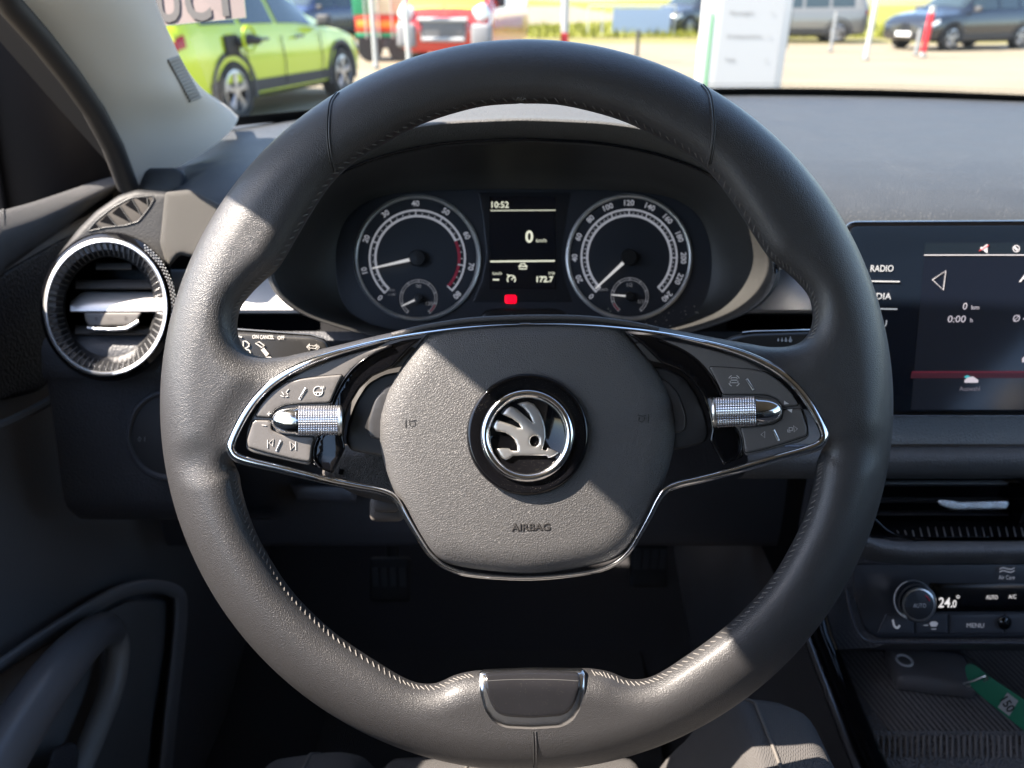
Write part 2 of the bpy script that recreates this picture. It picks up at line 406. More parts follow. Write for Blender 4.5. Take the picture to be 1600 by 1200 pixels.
def vehicle(name, label, cat, pos, heading, L, col, st=SUV, hs=1.0, ws=1.0, wheel=.33, wb=(-.30, .31), clad=True, group=None, rough=.25, metal=0.0, rails=False, plate=True, extra=None):
    root = thing(name, label, cat, pos, group); c, s_ = math.cos(heading), math.sin(heading)
    P0 = Vector(pos)
    def tw(x, y, z): return P0 + Vector((x*c-y*s_, x*s_+y*c, z))
    def S(s, k, off=0):
        x, hw, zb, zs, zt, ht = interp(st, s); hw = hw*ws+off; ht = ht*ws+off*.8; zt = zt*hs+off*.5; zs = zs*(hs*.5+.5)
        ring = [(0, zb), (hw*.8, zb), (hw*.97, zb+.08), (hw, (zb+zs)/2), (hw*.985, zs-.06), (hw*.95, zs), (ht+(hw*.95-ht)*.12, zt-.10*(1 if zt-zs > .2 else .3)), (ht*.86, zt-.02), (0, zt+.02)]
        sg = 1
        if k > 8: k = 16-k; sg = -1
        i = min(int(k), 7); t = k-i
        y = ring[i][0]*(1-t)+ring[i+1][0]*t; z = ring[i][1]*(1-t)+ring[i+1][1]*t
        return tw(x*L, y*sg, z)
    body = mat('paint '+name+str(col), col, rough, metal, coat=.8)
    ss = sorted(set([a[0] for a in st]+[-.5+i/36 for i in range(37)]))
    mb = MB(); mb.grid([[S(s, k/1) for k in range(16)] for s in ss], True, True); bo = link('body', mb, body, root, ang=30)
    def patch(nm, s0, s1, k0, k1, m, off=.012, par=root, ns=6, nk=3, thick=True):
        mb = MB(); mb.grid([[S(s0+(s1-s0)*i/ns, k0+(k1-k0)*j/nk, off) for j in range(nk+1)] for i in range(ns+1)])
        return link(nm, mb, m, par)
    van = st is VAN
    roof0, roof1 = (.10, .20) if van else (-.42, .10)
    for kk in ((5.12, 5.86), (16-5.12, 16-5.86)):
        if van: patch('side_window', .16, .33, *kk, CGLASS)
        else:
            patch('side_window', -.22, -.06, *kk, CGLASS); patch('side_window', -.04, .15, *kk, CGLASS); patch('quarter_window', -.39, -.24, *kk, CGLASS)
    if van: patch('windscreen', .30, .412, 6.3, 16-6.3, CGLASS, nk=8)
    else:
        patch('windscreen', .075, .222, 6.3, 16-6.3, CGLASS, nk=8); patch('rear_window', -.488, -.44, 6.3, 16-6.3, CGLASS, nk=8)
    for sg in (1, -1):
        mk = (3.7, 4.5) if sg > 0 else (16-3.7, 16-4.5)
        patch('headlight', .43 if not van else .455, .488, *mk, LAMPG, off=.015); patch('tail_light', -.498, -.47, *mk, LAMPR, off=.015)
        if clad: patch('sill_cladding', -.40, .40, *((1.6, 2.5) if sg > 0 else (14.4, 13.5)), CLAD, off=.01, ns=20)
        x = .17 if not van else .30
        mm = MB(); q = tw(x*L, sg*(.92*ws+.10), 1.05 if not van else 1.3); mm.box(q, (.12, .2, .15 if not van else .3), Matrix.Rotation(heading, 3, 'Z'), .04); link('mirror', mm, CLAD, root)
        mm = MB(); mm.tube([tw(x*L, sg*.88*ws, 1.0), tw(x*L, sg*(.92*ws+.08), 1.02)], .02, 6); link('mirror_arm', mm, CLAD, root)
        if rails:
            mm = MB(); mm.tube([tw(t*L, sg*.56*ws, 1.60*hs+.05*(1 if -.38 < t < 0 else 0)) for t in (-.40, -.37, -.2, -.05, .02)], .018, 6); link('roof_rail', mm, CHROMEB, root)
    # bumper grille and plate
    mm = MB(); fx = .5*L+.012; z0 = .55 if not van else .62
    for i in range(4): mm.box(tw(fx-.05, 0, z0+.04*i), (.06, 1.05*ws, .022), Matrix.Rotation(heading, 3, 'Z'), .006)
    mm.box(tw(fx-.07, 0, z0+.06), (.05, 1.15*ws, .2), Matrix.Rotation(heading, 3, 'Z'), .02); link('grille', mm, BLACKM, root)
    if plate:
        mm = MB(); mm.box(tw(fx-.005, 0, .42), (.02, .52, .11), Matrix.Rotation(heading, 3, 'Z'), .004); link('number_plate', mm, WHITE, root)
    for xw in wb:
        for sg in (1, -1):
            yy = sg*(.80*ws); R_ = wheel
            def ringp(r, y, n=36): return [tw(xw*L+r*math.cos(2*math.pi*k/n), yy+sg*y, R_+r*math.sin(2*math.pi*k/n)) for k in range(n)]
            mm = MB(); mm.grid([ringp(R_*.66, .10), ringp(R_*.70, .135), ringp(R_*.94, .135), ringp(R_, .10), ringp(R_, -.08), ringp(R_*.9, -.1), ringp(R_*.3, -.1)], True); tw_ = link('wheel', mm, TYRE, root)
            mm = MB(); mm.grid([ringp(R_*.69, .125), ringp(R_*.62, .13), ringp(R_*.58, .06), ringp(R_*.2, .05)], True)
            for q in range(5):
                a = q*2*math.pi/5+.3
                for da in (-.16, .16):
                    mm.tube([tw(xw*L+r*math.cos(a+da*(r/R_)*1.3), yy+sg*.115, R_+r*math.sin(a+da*(r/R_)*1.3)) for r in (R_*.08, R_*.62)], .018, 6)
            mm.grid([ringp(R_*.16, .10), ringp(R_*.14, .13), ringp(R_*.01, .13)], True); link('rim', mm, ALLOY, tw_)
            mm = MB(); mm.grid([[tw(xw*L+r*math.cos(a), sg*(.925*ws)-sg*(.0 if j < 2 else .12), R_+r*math.sin(a)) for j, r in enumerate((R_*1.30, R_*1.13, R_*1.10))] for a in [math.pi*(-.08+1.16*k/24) for k in range(25)]])
            link('wheel_arch', mm, CLAD, root)
            mm = MB(); mm.add([tw(xw*L+R_*1.13*math.cos(math.pi*(-.1+1.2*k/24)), sg*.905*ws, R_+R_*1.13*math.sin(math.pi*(-.1+1.2*k/24))) for k in range(25)], [tuple(range(25))]); link('wheel_well_shade', mm, DARKP, root)  # flat black sheet painted as the shade of the wheel hollow
    if extra: extra(root, tw, S, patch)
    return root
def green_extra(root, tw, S, patch):
    # open charging flap, socket and plug on the near rear wing
    L = 4.55
    mm = MB(); mm.box(tw(-.215*L-.35, -.925, .84), (.26, .03, .22), Matrix.Rotation(HG, 3, 'Z'), .03); p = link('charging_port', mm, BLACKM, root)
    fl = MB(); fl.tube([tw(-.215*L-.12+.13*math.cos(a), -1.02, .90+.13*math.sin(a)) for a in [k*.35 for k in range(18)]], .02, 6, True)
    link('port_flap', fl, mat('lime flap', (.48, .62, .0), .3), root)
    pl = MB(); pl.tube([tw(-.215*L-.25, -.95, .86), tw(-.215*L-.15, -1.06, .90), tw(-.215*L-.02, -1.08, .88)], [.05, .06, .045], 8); link('charging_plug', pl, BLACKM, root)
    for x in (.02, -.17): dh = MB(); dh.tube([tw(x*L, -.955, .88), tw(x*L+.17, -.965, .88)], .018, 6); link('door_handle', dh, CGLASS, root)
    for x in (-.235, -.05, .17): sm = MB(); sm.tube([tw(x*L, -.928, .35), tw(x*L+.03, -.934, .6), tw(x*L, -.925, .9)], .006, 4); link('door_gap', sm, BLACKM, root)
def camxy(px, d, z=0.0):
    """ground point d metres ahead along the lens axis at picture column px"""
    z = z+GZ; y = (d + (z-CAM.z)*math.sin(TH))/math.cos(TH)
    return (d*(px-800)/F, y, z)
# lime car on the left: rear wheel near px 365, front wheel near px 540
a = Vector(camxy(360, 8.9, .32)); b = Vector(camxy(543, 11.5, .32)); a.z = b.z = 0; HG = math.atan2(b.y-a.y, b.x-a.x)
dirv = (b-a).normalized(); side = Vector((-dirv.y, dirv.x, 0)); mid = (a+b)/2 + side*.93
vehicle('hatchback_car', 'lime green car parked with its charging flap open beside the left windscreen pillar', 'car', (mid.x, mid.y, GZ), HG, 4.5, (.47, .58, .012), wheel=.345, hs=.98, rough=.3, extra=green_extra, group='cars parked on the lot')
def red_extra(root, tw, S, patch):
    L = 5.2
    patch('bonnet_sign', .425, .478, 6.9, 16-6.9, mat('orange sign', (.9, .38, .03), .5), off=.03)
    mm = MB()
    rr = [tw(L*.5+.03, y*1.0, z) for y, z in ((-.45, .55), (-.52, .92), (.52, .92), (.45, .55))]
    mm.tube(rr, .05, 8, True); link('grille_surround', mm, mat('pale trim', (.35, .36, .37), .4), root)
    gb = MB(); gb.box(tw(L*.5+.005, 0, .73), (.06, .92, .34), Matrix.Rotation(HV, 3, 'Z'), .02); link('grille_panel', gb, mat('grille grey', (.12, .12, .125), .5), root)
    for sg in (1, -1):
        bm_ = MB(); bm_.box(tw(L*.485, sg*.80, .62), (.30, .42, .46), Matrix.Rotation(HV, 3, 'Z'), .07); link('bumper_corner', bm_, mat('bumper grey', (.22, .22, .23), .6), root)
        hb = MB(); hb.box(tw(L*.47, sg*.80, 1.05), (.34, .30, .30), Matrix.Rotation(HV, 3, 'Z') @ Matrix.Rotation(.5*sg, 3, 'X'), .08); link('headlamp', hb, LAMPG, root)
HV = math.radians(-100); p = camxy(733, 17.6)
vehicle('panel_van', 'red panel van with an orange bonnet sign seen just above the steering wheel rim', 'van', (p[0], p[1]+1.2, GZ), HV, 5.2, (.55, .03, .02), st=VAN, clad=False, wheel=.35, extra=red_extra, plate=False)
p = camxy(1262, 25.4); vehicle('estate_car', 'silver grey car with roof rails parked behind the white sign', 'car', (p[0]-.4, p[1]+.9, GZ), math.radians(172), 4.6, (.20, .20, .185), rails=True, rough=.3, metal=.4, group='cars parked on the lot')
p = camxy(1522, 22.0); vehicle('estate_car', 'almost black car with a white number plate behind the red post', 'car', (p[0], p[1]+.9, GZ), math.radians(-158), 4.5, (.010, .012, .017), rails=True, rough=.22, group='cars parked on the lot')
p = camxy(1066, 31); vehicle('estate_car', 'small dark car far off between the banner and the white sign', 'car', (p[0]+.6, p[1]+1, GZ), math.radians(-140), 4.3, (.03, .035, .045), group='cars parked on the lot')
p = camxy(478, 26); vehicle('estate_car', 'dark navy car behind the bonnet of the lime green car', 'car', (p[0], p[1]+1.5, GZ), math.radians(-120), 4.5, (.015, .025, .07), group='cars parked on the lot')
# white information sign board
SG = thing('sign_board', 'tall white sign board with a green stripe and three lines of grey print', 'sign', camxy(1148, 9.6))
c0 = Vector(camxy(1146, 9.6)); ang = math.radians(-4); ux = Vector((math.cos(ang), math.sin(ang), 0)); un = Vector((math.sin(ang), -math.cos(ang), 0))
def sgp(x, z, o=0): return c0 + ux*x + un*o + Vector((0, 0, z))
Wh = mat('white enamel', (.55, .56, .56), .45)
mb = MB(); mb.box(sgp(0, 1.3), (1.02, .14, 2.6), Matrix.Rotation(ang, 3, 'Z'), .02); bd = link('board', mb, Wh, SG)
mb = MB(); mb.add([sgp(-.41, .1, .075), sgp(-.385, .1, .075), sgp(-.385, 1.16, .075), sgp(-.41, 1.16, .075)], [(0, 1, 2, 3)]); link('green_stripe', mb, mat('sign green', (.04, .42, .10), .5), SG)
mb = MB(); mb.add([sgp(-.29, .05, .074), sgp(.42, .05, .074), sgp(.42, 1.33, .074), sgp(-.29, 1.33, .074)], [(0, 1, 2, 3)]); link('panel', mb, mat('sign panel', (.44, .45, .46), .6), SG)
def sgt(s, x, z, h):
    m = text(s, 0, 0, h*1000, lambda px, py, q: sgp(x+px/1000, z-py/1000, .078), align='l'); link('lettering', m, mat('sign print', (.20, .20, .20), .6), SG)
for z, s_ in ((1.17, 'Verkauf'), (.92, 'Kundendienst'), (.66, 'Service')):
    sgt('Direktannahme' if s_ == 'Kundendienst' else ('Neuwagen' if s_ == 'Verkauf' else 'Teile'), -.20, z, .048)
    m = MB(); m.tube([sgp(.27, z, .08), sgp(.29, z+.012, .08), sgp(.29, z-.012, .08)], .002, 4, True); link('arrow', m, mat('sign print', (.2,)*3), SG)
# posts
def post(px, d, h, r, m, label, lean=0.0, bands=None, nm='marker_post'):
    p = Vector(camxy(px, d)); t = thing(nm, label, 'post', p, 'posts standing on the sandy lot')
    mb = MB(); mb.tube([p, p+Vector((lean, 0, h))], r, 12); link('pole', mb, m, t)
    if bands:
        for z0, z1, mm in bands:
            q = MB(); q.tube([p+Vector((lean*z0/h, 0, z0)), p+Vector((lean*z1/h, 0, z1))], r*1.12, 12); link('band', q, mm, t)
    b_ = MB(); b_.tube([p, p+Vector((0, 0, .03))], r*1.5, 12); link('foot', b_, CLAD, t)
    return t
RED = mat('signal red', (.62, .02, .03), .4); WP = mat('white post paint', (.42, .43, .42), .4)
post(1352, 18.4, 3.2, .055, WP, 'plain white pole between the silver car and the almost black car')
post(1441, 19.3, 1.15, .065, WP, 'short white post wrapped in red in front of the almost black car', bands=[(.12, 1.0, RED)])
post(1430, 19.9, .62, .05, mat('galvanised', (.3, .31, .32), .5, .5), 'short grey post just behind the red wrapped post')
post(881, 17.8, 3.2, .085, WP, 'white pole with a red foot between the van and the banner', bands=[(.3, .62, RED)])
post(995, 19.5, .62, .045, CLAD, 'dark bollard on the sandy lot above the steering wheel', nm='bollard')
post(588, 16.2, 3.0, .05, WP, 'pale pole standing in front of the wire cage trailer')
post(640, 15.4, 3.0, .05, WP, 'pale grey pole beside the left corner of the red van')
post(1228, 22.8, 1.0, .04, CLAD, 'thin dark post just right of the white sign board', nm='bollard')
post(1297, 21.2, 1.0, .045, mat('galvanised', (.3, .31, .32), .5, .5), 'grey post before the rear wheel of the silver car', nm='bollard')
# banner fence
A = Vector(camxy(918, 30)); B = Vector(camxy(1052, 30)); FN = thing('banner_fence', 'white framed fence with a pale blue banner at the edge of the field', 'fence', A)
mb = MB(); n = 7
mb.tube([A+Vector((0, 0, 1.05)), B+Vector((0, 0, 1.05))], .035, 6)
for i in range(n): q = A.lerp(B, i/(n-1)); mb.tube([q, q+Vector((0, 0, 1.05))], .03, 6)
link('frame', mb, WP, FN)
mb = MB(); q0 = A.lerp(B, .28); q1 = A.lerp(B, .95); mb.box((q0+q1)/2+Vector((0, -.04, .55)), ((q1-q0).length, .02, .85)); link('banner', mb, mat('pale blue banner', (.30, .38, .55), .6), FN)
# wire cage trailer of green, cream and red boards
p = Vector(camxy(610, 18.0)); TR = thing('cage_trailer', 'open trailer with red and green side boards left of the red van', 'trailer', p)
Gm = mat('board green', (.03, .32, .14), .5); Rm = mat('board red', (.62, .06, .02), .5); Om = mat('board orange', (.8, .3, .03), .5); Cm = mat('cream board', (.62, .64, .42), .5)
for nm, x0, x1, z0, z1, m, dy in (('lower_board', -.72, .45, .28, .52, CLAD, 0), ('green_rail', -.75, .5, .53, .60, Gm, -.03), ('red_board', -.75, .5, .62, .98, Rm, 0), ('orange_stripe', -.70, .30, .72, .86, Om, -.03), ('cream_board', -.45, .5, 1.02, 2.2, Cm, .02), ('green_post', -.78, -.42, .98, 2.2, Gm, -.01)):
    mb = MB(); mb.box(p+Vector(((x0+x1)/2, .8+dy, (z0+z1)/2)), (x1-x0, 1.6 if nm != 'orange_stripe' else 1.58, z1-z0), None, .01); link(nm, mb, m, TR)
mb = MB()
for x in (-.5, -.2, .1, .4): mb.tube([p+Vector((x, -.05, .5)), p+Vector((x, -.05, 2.2))], .018, 6)
link('cage_bars', mb, WP, TR)
for x in (-.45, .25):
    mb = MB(); mb.tube([p+Vector((x, -.05, .28)), p+Vector((x, .14, .28))], .28, 24); link('wheel', mb, TYRE, TR)
# ================================================================== CAR SHELL
XL, XR = -.335, 1.08
# ---- A pillar trim
def pil_rows():
    L_ = [W(-8, -52, .500), W(20, 0, .519), W(66, 54, .550), W(112, 112, .585), W(150, 165, .620), W(182, 222, .655), W(208, 292, .69)]
    R_ = [W(228, -60, .64), W(243, 0, .655), W(268, 60, .695), W(292, 108, .74), (W(318, 140, .78)), W(352, 164, .88), W(372, 182, .93)]
    L2 = [Vector((-.33, .10, 1.372)), Vector((-.33, .255, 1.365)), Vector((-.33, .335, 1.305)), Vector((-.33, .45, 1.213))]
    R2 = [Vector((-.25, .10, 1.43)), Vector((-.25, .36, 1.40)), Vector((-.255, .48, 1.35)), Vector((-.27, .56, 1.26))]
    return list(zip(L2+L_, R2+R_))
PR = pil_rows()
PT = thing('pillar_trim', 'light grey fabric windscreen pillar trim with a small slotted grille', 'pillar trim', (-.32, .7, .98))
rows = []
for l, r in PR:
    n = (r-l).cross(Vector((0, .6, -.5))).normalized()
    if n.x < 0: n = -n
    wd = (r-l).length; row = []
    for k in range(13):
        t = k/12; row.append(l.lerp(r, t)+Vector((1, -.45, .1)).normalized()*(.028*math.sin(math.pi*t)**.8))
    rows.append(row+[r+Vector((-.03, .015, 0))])
# smooth along the rows
def smoothrows(rows, n=5):
    N = len(rows); out = []
    for i in range(N-1):
        for k in range(n):
            t = k/n; q = []
            for j in range(len(rows[0])):
                p0 = rows[max(i-1, 0)][j]; p1 = rows[i][j]; p2 = rows[i+1][j]; p3 = rows[min(i+2, N-1)][j]
                q.append(.5*((2*p1)+(-p0+p2)*t+(2*p0-5*p1+4*p2-p3)*t*t+(-p0+3*p1-3*p2+p3)*t**3))
            out.append(q)
    out.append(rows[-1]); return out
sr = smoothrows(rows)
mb = MB(); mb.grid(sr); link('cover', mb, PILLAR, PT, ang=60)
from mathutils.bvhtree import BVHTree
_g = MB(); _g.grid(sr); _bv = BVHTree.FromPolygons([tuple(v) for v in _g.v], _g.f)
def onpil(px, py):
    r_ = ray(px, py).normalized(); h_ = _bv.ray_cast(CAM, r_, 3)
    return (h_[0] if h_[0] else W(px, py, .75)) - r_*.0006
mb = MB()                                       # slotted grille near the windscreen, bars darkened to read as shaded slots
for k in range(13):
    t = k/12; cx = 271+t*33; cy = 93+t*61; q = .742+.03*t
    mb.tube([onpil(cx-9, cy+3), onpil(cx, cy), onpil(cx+8, cy-3)], .0019, 6)
link('slots', mb, mat('slot shade grey', (.30, .275, .24), .8), PT)
# dark seal along the side-window edge
mb = MB(); ln = [W(-12, -40, .50), W(14, 6, .517), W(62, 60, .548), (W(108, 118, .583)), W(146, 172, .618), W(176, 228, .653), W(200, 292, .69)]
sealp = [Vector((-.33, -.6, 1.375)), Vector((-.33, .10, 1.372)), Vector((-.33, .22, 1.371)), Vector((-.33, .275, 1.360)), Vector((-.33, .327, 1.316)), Vector((-.33, .36, 1.274)), Vector((-.33, .45, 1.207))]+ln
P_ = []
for i in range(len(sealp)-1):
    for k in range(4): P_.append(sealp[i].lerp(sealp[i+1], k/4))
P_.append(sealp[-1]); mb.tube(P_, .009, 10); link('rubber_seal', mb, mat('seal', (.02, .017, .016), .6), PT)

mb = MB(); mb.grid([[p+Vector((-.002, 0, .004)) for p in P_], [p+Vector((-.05, .0, .075)) for p in P_], [p+Vector((-.10, .0, .15)) for p in P_]]); link('outer_frame', mb, mat('frame black', (.006, .006, .007), .7, spec=.1), PT)
# ---- roof, rear, passenger side (they shade the cabin)
mb = MB(); hy = .455
front = [(-.28, .50, 1.335), (-.20, .48, 1.385), (-.05, hy+.02, 1.405), (.2, hy+.03, 1.415), (.6, hy+.03, 1.415), (.9, hy+.01, 1.395), (1.02, hy, 1.34)]
rr = []
for dy, dz in ((0, 0), (-.25, .03), (-.8, .05), (-1.6, 0), (-2.2, -.08)): rr.append([Vector((x, y+dy, z+dz)) for x, y, z in front])
mb.grid([[p+Vector((0, 0, .04)) for p in rr[0]]]+rr); RF = link('roof_lining', mb, ROOFM); tag(RF, 'pale fabric headliner over the seats reflected in the chrome', 'headliner')
mb = MB(); mb.tube([Vector((-.30, .30, 1.41)), Vector((-.31, .1, 1.415)), Vector((-.31, -.5, 1.415)), Vector((-.31, -1.7, 1.33))], .038, 8); o = link('roof_rail_trim', mb, ROOFM); tag(o, 'pale padded roof rail trim above the driver window', 'trim')
# ---- doors
LD = thing('driver_door', 'dark grey plastic driver door with a pull handle and stitched top edge', 'car door', (-.36, .5, .6))
mb = MB()                                       # main skin, a profile swept along the car
prof = [(-.405, .935), (-.40, .93), (-.402, .92), (-.41, .91), (-.402, .87), (-.402, .80), (-.398, .74), (-.384, .70), (-.38, .64), (-.39, .5), (-.395, .18)]
mb.grid([[Vector((x, y, z)) for x, z in prof] for y in (-.9, -.3, 0, .2, .35, .45, .55, .65, .75, .85, 1.0, 1.12)]); link('door_panel', mb, DOORM, LD, ang=60)
mb = MB(); rowsr = []                           # top roll
for px, py0, py1, X in ((-60, 352, 470, -.390), (0, 330, 428, -.390), (50, 316, 392, -.390), (105, 298, 352, -.390), (150, 283, 318, -.390), (190, 272, 294, -.39), (214, 268, 282, -.392)):
    rw = []
    for k in range(11):
        t = k/10; py = py0+(py1-py0)*t; x = X+.014*math.sin(math.pi*t)**.7-.012*(1-t)
        r_ = ray(px, py); rw.append(CAM+r_*(x/r_.x))
    rw = [rw[0]+Vector((-.05, 0, -.03))]+rw+[rw[-1]+Vector((-.03, 0, -.01))]
    rowsr.append(rw)
ex = [[p+Vector((0, -.5, 0)) for p in rowsr[0]]]
mb.grid(smoothrows(ex+rowsr, 4)); link('window_sill_roll', mb, mat('woven door roll', (.06, .06, .062), .7, bump=('weave', 7000, .0004)), LD, ang=70)
TEXM = mat('patterned door inlay', (.03, .032, .036), .5, bump=('cells', 420, .0006))
mb = pillow([roundpoly([(-60, 468), (30, 410), (118, 362), (150, 400), (128, 470), (120, 560), (60, 612), (-60, 640)], 14)], onX(-.401), R=9, H=3, T=6, sp=8); link('inlay', mb, TEXM, LD)
mb = MB(); mb.tube([onX(-.384)(x, y, 0) for x, y in cr([(-60, 690), (30, 652), (100, 612), (150, 570)], n=5)], .004, 8); link('crease_line', mb, DOORM, LD)
# pull-handle recess frame
fr = cr([(-30, 1062), (60, 1000), (150, 944), (196, 922), (240, 916), (276, 926), (282, 950), (278, 1010), (268, 1100), (255, 1230)], n=6)
mb = ribbon(fr, 22, onX(-.366), 0, 7, 12); link('recess_frame', mb, mat('frame plastic', (.2, .2, .21), .45), LD)
mb = pillow([roundpoly([(-40, 1075), (60, 1012), (160, 958), (200, 936), (262, 936), (262, 1010), (240, 1120), (225, 1300), (-40, 1300)], 14)], onX(-.378), R=8, H=4, T=6, sp=9); link('recess_panel', mb, mat('recess satin', (.16, .16, .165), .4, var=(8, .2)), LD)
HM = mat('handle plastic', (.13, .13, .14), .33)
hp = [(-60, 1290), (-20, 1215), (40, 1120), (90, 1050), (130, 1005), (158, 984), (172, 990)]
pts = [onX(-.322 - .03*max(0, (i-3)/3))(x, y, 0) for i, (x, y) in enumerate(hp)]
pp = [];
for i in range(len(pts)-1):
    for k in range(6):
        t = k/6; p0 = pts[max(i-1, 0)]; p1 = pts[i]; p2 = pts[i+1]; p3 = pts[min(i+2, len(pts)-1)]
        pp.append(.5*((2*p1)+(-p0+p2)*t+(2*p0-5*p1+4*p2-p3)*t*t+(-p0+3*p1-3*p2+p3)*t**3))
pp.append(pts[-1]); mb = MB(); mb.tube(pp, [.019-.006*(i/len(pp)) for i in range(len(pp))], 16); HL = link('pull_handle', mb, HM, LD, ang=70)
mb = MB(); h2 = [(172, 990), (184, 1010), (176, 1070), (150, 1140), (118, 1215)]
mb.tube([onX(-.352)(x, y, 0) for x, y in cr(h2, n=6)], .010, 12); link('handle_return', mb, mat('handle inner', (.26, .245, .23), .4), LD)
mb = pillow([roundpoly([(80, 1170), (112, 1158), (124, 1170), (116, 1240), (60, 1240)], 8)], onX(-.345), R=8, H=5, T=10, sp=5); link('grip_pad', mb, mat('grip rubber', (.05, .05, .06), .6, bump=('leather', 500, .0006)), LD)
# side window glass
def glassmat():
    m = bpy.data.materials.new('glazing'); m.use_nodes = True; N = m.node_tree.nodes; L = m.node_tree.links
    for n in list(N): N.remove(n)
    o = N.new('ShaderNodeOutputMaterial'); mx = N.new('ShaderNodeMixShader'); t = N.new('ShaderNodeBsdfTransparent'); g = N.new('ShaderNodeBsdfGlossy'); f = N.new('ShaderNodeLayerWeight'); f.inputs['Blend'].default_value = .5; pw_ = N.new('ShaderNodeMath'); pw_.operation = 'POWER'; pw_.inputs[1].default_value = 4.5; ad_ = N.new('ShaderNodeMath'); ad_.operation = 'MULTIPLY_ADD'; ad_.inputs[1].default_value = .9; ad_.inputs[2].default_value = .03
    L.new(f.outputs['Facing'], pw_.inputs[0]); L.new(pw_.outputs[0], ad_.inputs[0])
    t.inputs[0].default_value = (.93, .95, .94, 1); g.inputs['Roughness'].default_value = .01
    L.new(ad_.outputs[0], mx.inputs[0]); L.new(t.outputs[0], mx.inputs[1]); L.new(g.outputs[0], mx.inputs[2]); L.new(mx.outputs[0], o.inputs[0]); return m
GLAZ = glassmat()
# ---- windscreen
WS = thing('windscreen', 'clear windscreen above the dashboard with a black dotted edge band', 'windscreen', (.36, 1.2, .98))
xs = [-.36+i*.09 for i in range(17)]
def wsp(x, t, off=0):
    c_ = 1-((x-.36)/.72)**2
    b_ = Vector((x, 1.00+.24*c_, .986+.012*c_)); h_ = Vector((-.26+(x+.36)/1.44*1.24, hy+.03+.03*c_, 1.36+.05*c_))
    return b_.lerp(h_, t)+Vector((0, 0, .028*math.sin(math.pi*t)+off))
mb = MB(); mb.grid([[wsp(x, t/8) for x in xs] for t in range(9)]); link('glass', mb, GLAZ, WS, ang=80)
mb = MB(); mb.grid([[wsp(x, t/60, -.003) for x in xs] for t in (-1, 0, .3, .6)]); link('edge_band', mb, BLACKM, WS)
mb = MB()
for i in range(330):
    x = .05+i*.0031
    for j in range(2):
        c_ = wsp(x+(j % 2)*.0015, (1.0+j*.6)/60, -.004); r_ = .0011*(1-.3*j); mb.add([c_+Vector((r_*math.cos(k), 0, r_*math.sin(k)*1.0)) for k in [q*math.pi/3 for q in range(6)]], [tuple(range(6))])
link('edge_dots', mb, BLACKM, WS)
# sticker lettered UCT high on the glass
ST = thing('windscreen_sticker', 'pinkish strip lettered UCT at the top left of the windscreen', 'sticker', W(315, 10, .70))
mp = lambda px, py, z: W(px, py, .712-(px-230)*-.00006 - z*.0005)
mb = flat([(228, -90), (372, -90), (384, 27), (253, 40)], mp, z=0, h=.1); link('strip', mb, mat('sticker pink', (.24, .19, .18), .7), ST)
mb = MB(); 
text('U', 262, 1, 62, mp, 2, 6, width=36, bold=.03, mb=mb); text('C', 308, -1, 62, mp, 2, 6, width=40, bold=.03, mb=mb); text('T', 350, -8, 62, mp, 2, 6, width=42, bold=.03, mb=mb)
link('lettering', mb, mat('sticker grey', (.09, .087, .087), .7), ST)
mb = ribbon([(228, -91), (373, -91), (385, 28), (252, 41)], 2.2, mp, 0, 1, 1, True); link('border', mb, mat('sticker edge', (.12, .16, .13), .7), ST)
# exterior mirror seen through the side window
MR = thing('door_mirror', 'black door mirror housing seen through the side window', 'mirror', (-.55, .80, .95))
mb = MB(); mb.box((-.635, .82, 1.03), (.47, .17, .36), Matrix.Rotation(.12, 3, 'Y'), .065); link('housing', mb, mat('mirror shell', (.006, .0065, .009), .6, spec=.12), MR)
mb = MB(); mb.box((-.64, .728, 1.02), (.34, .006, .24), Matrix.Rotation(.12, 3, 'Y'), .002); link('mirror_glass', mb, mat('mirror dark', (.008, .009, .013), .5, spec=.12), MR)
mb = MB(); mb.tube([Vector((-.37, .84, .93)), Vector((-.47, .82, .94))], .035, 10); link('foot', mb, BLACKM, MR)
# passenger side
PD = thing('passenger_door', 'dark plastic passenger door at the far side of the cabin', 'car door', (1.08, .4, .5))
mb = MB(); mb.grid([[Vector((x, y, z)) for x, z in ((1.09, .98), (1.07, .97), (1.08, .90), (1.10, .8), (1.07, .68), (1.09, .3))] for y in (-.9, 0, .5, 1.12)]); link('door_panel', mb, DOORM, PD)
mb = MB(); mb.tube([Vector((1.04, -.3, .72)), Vector((1.02, .1, .74)), Vector((1.04, .4, .78))], .02, 8); link('armrest', mb, DOORM, PD)
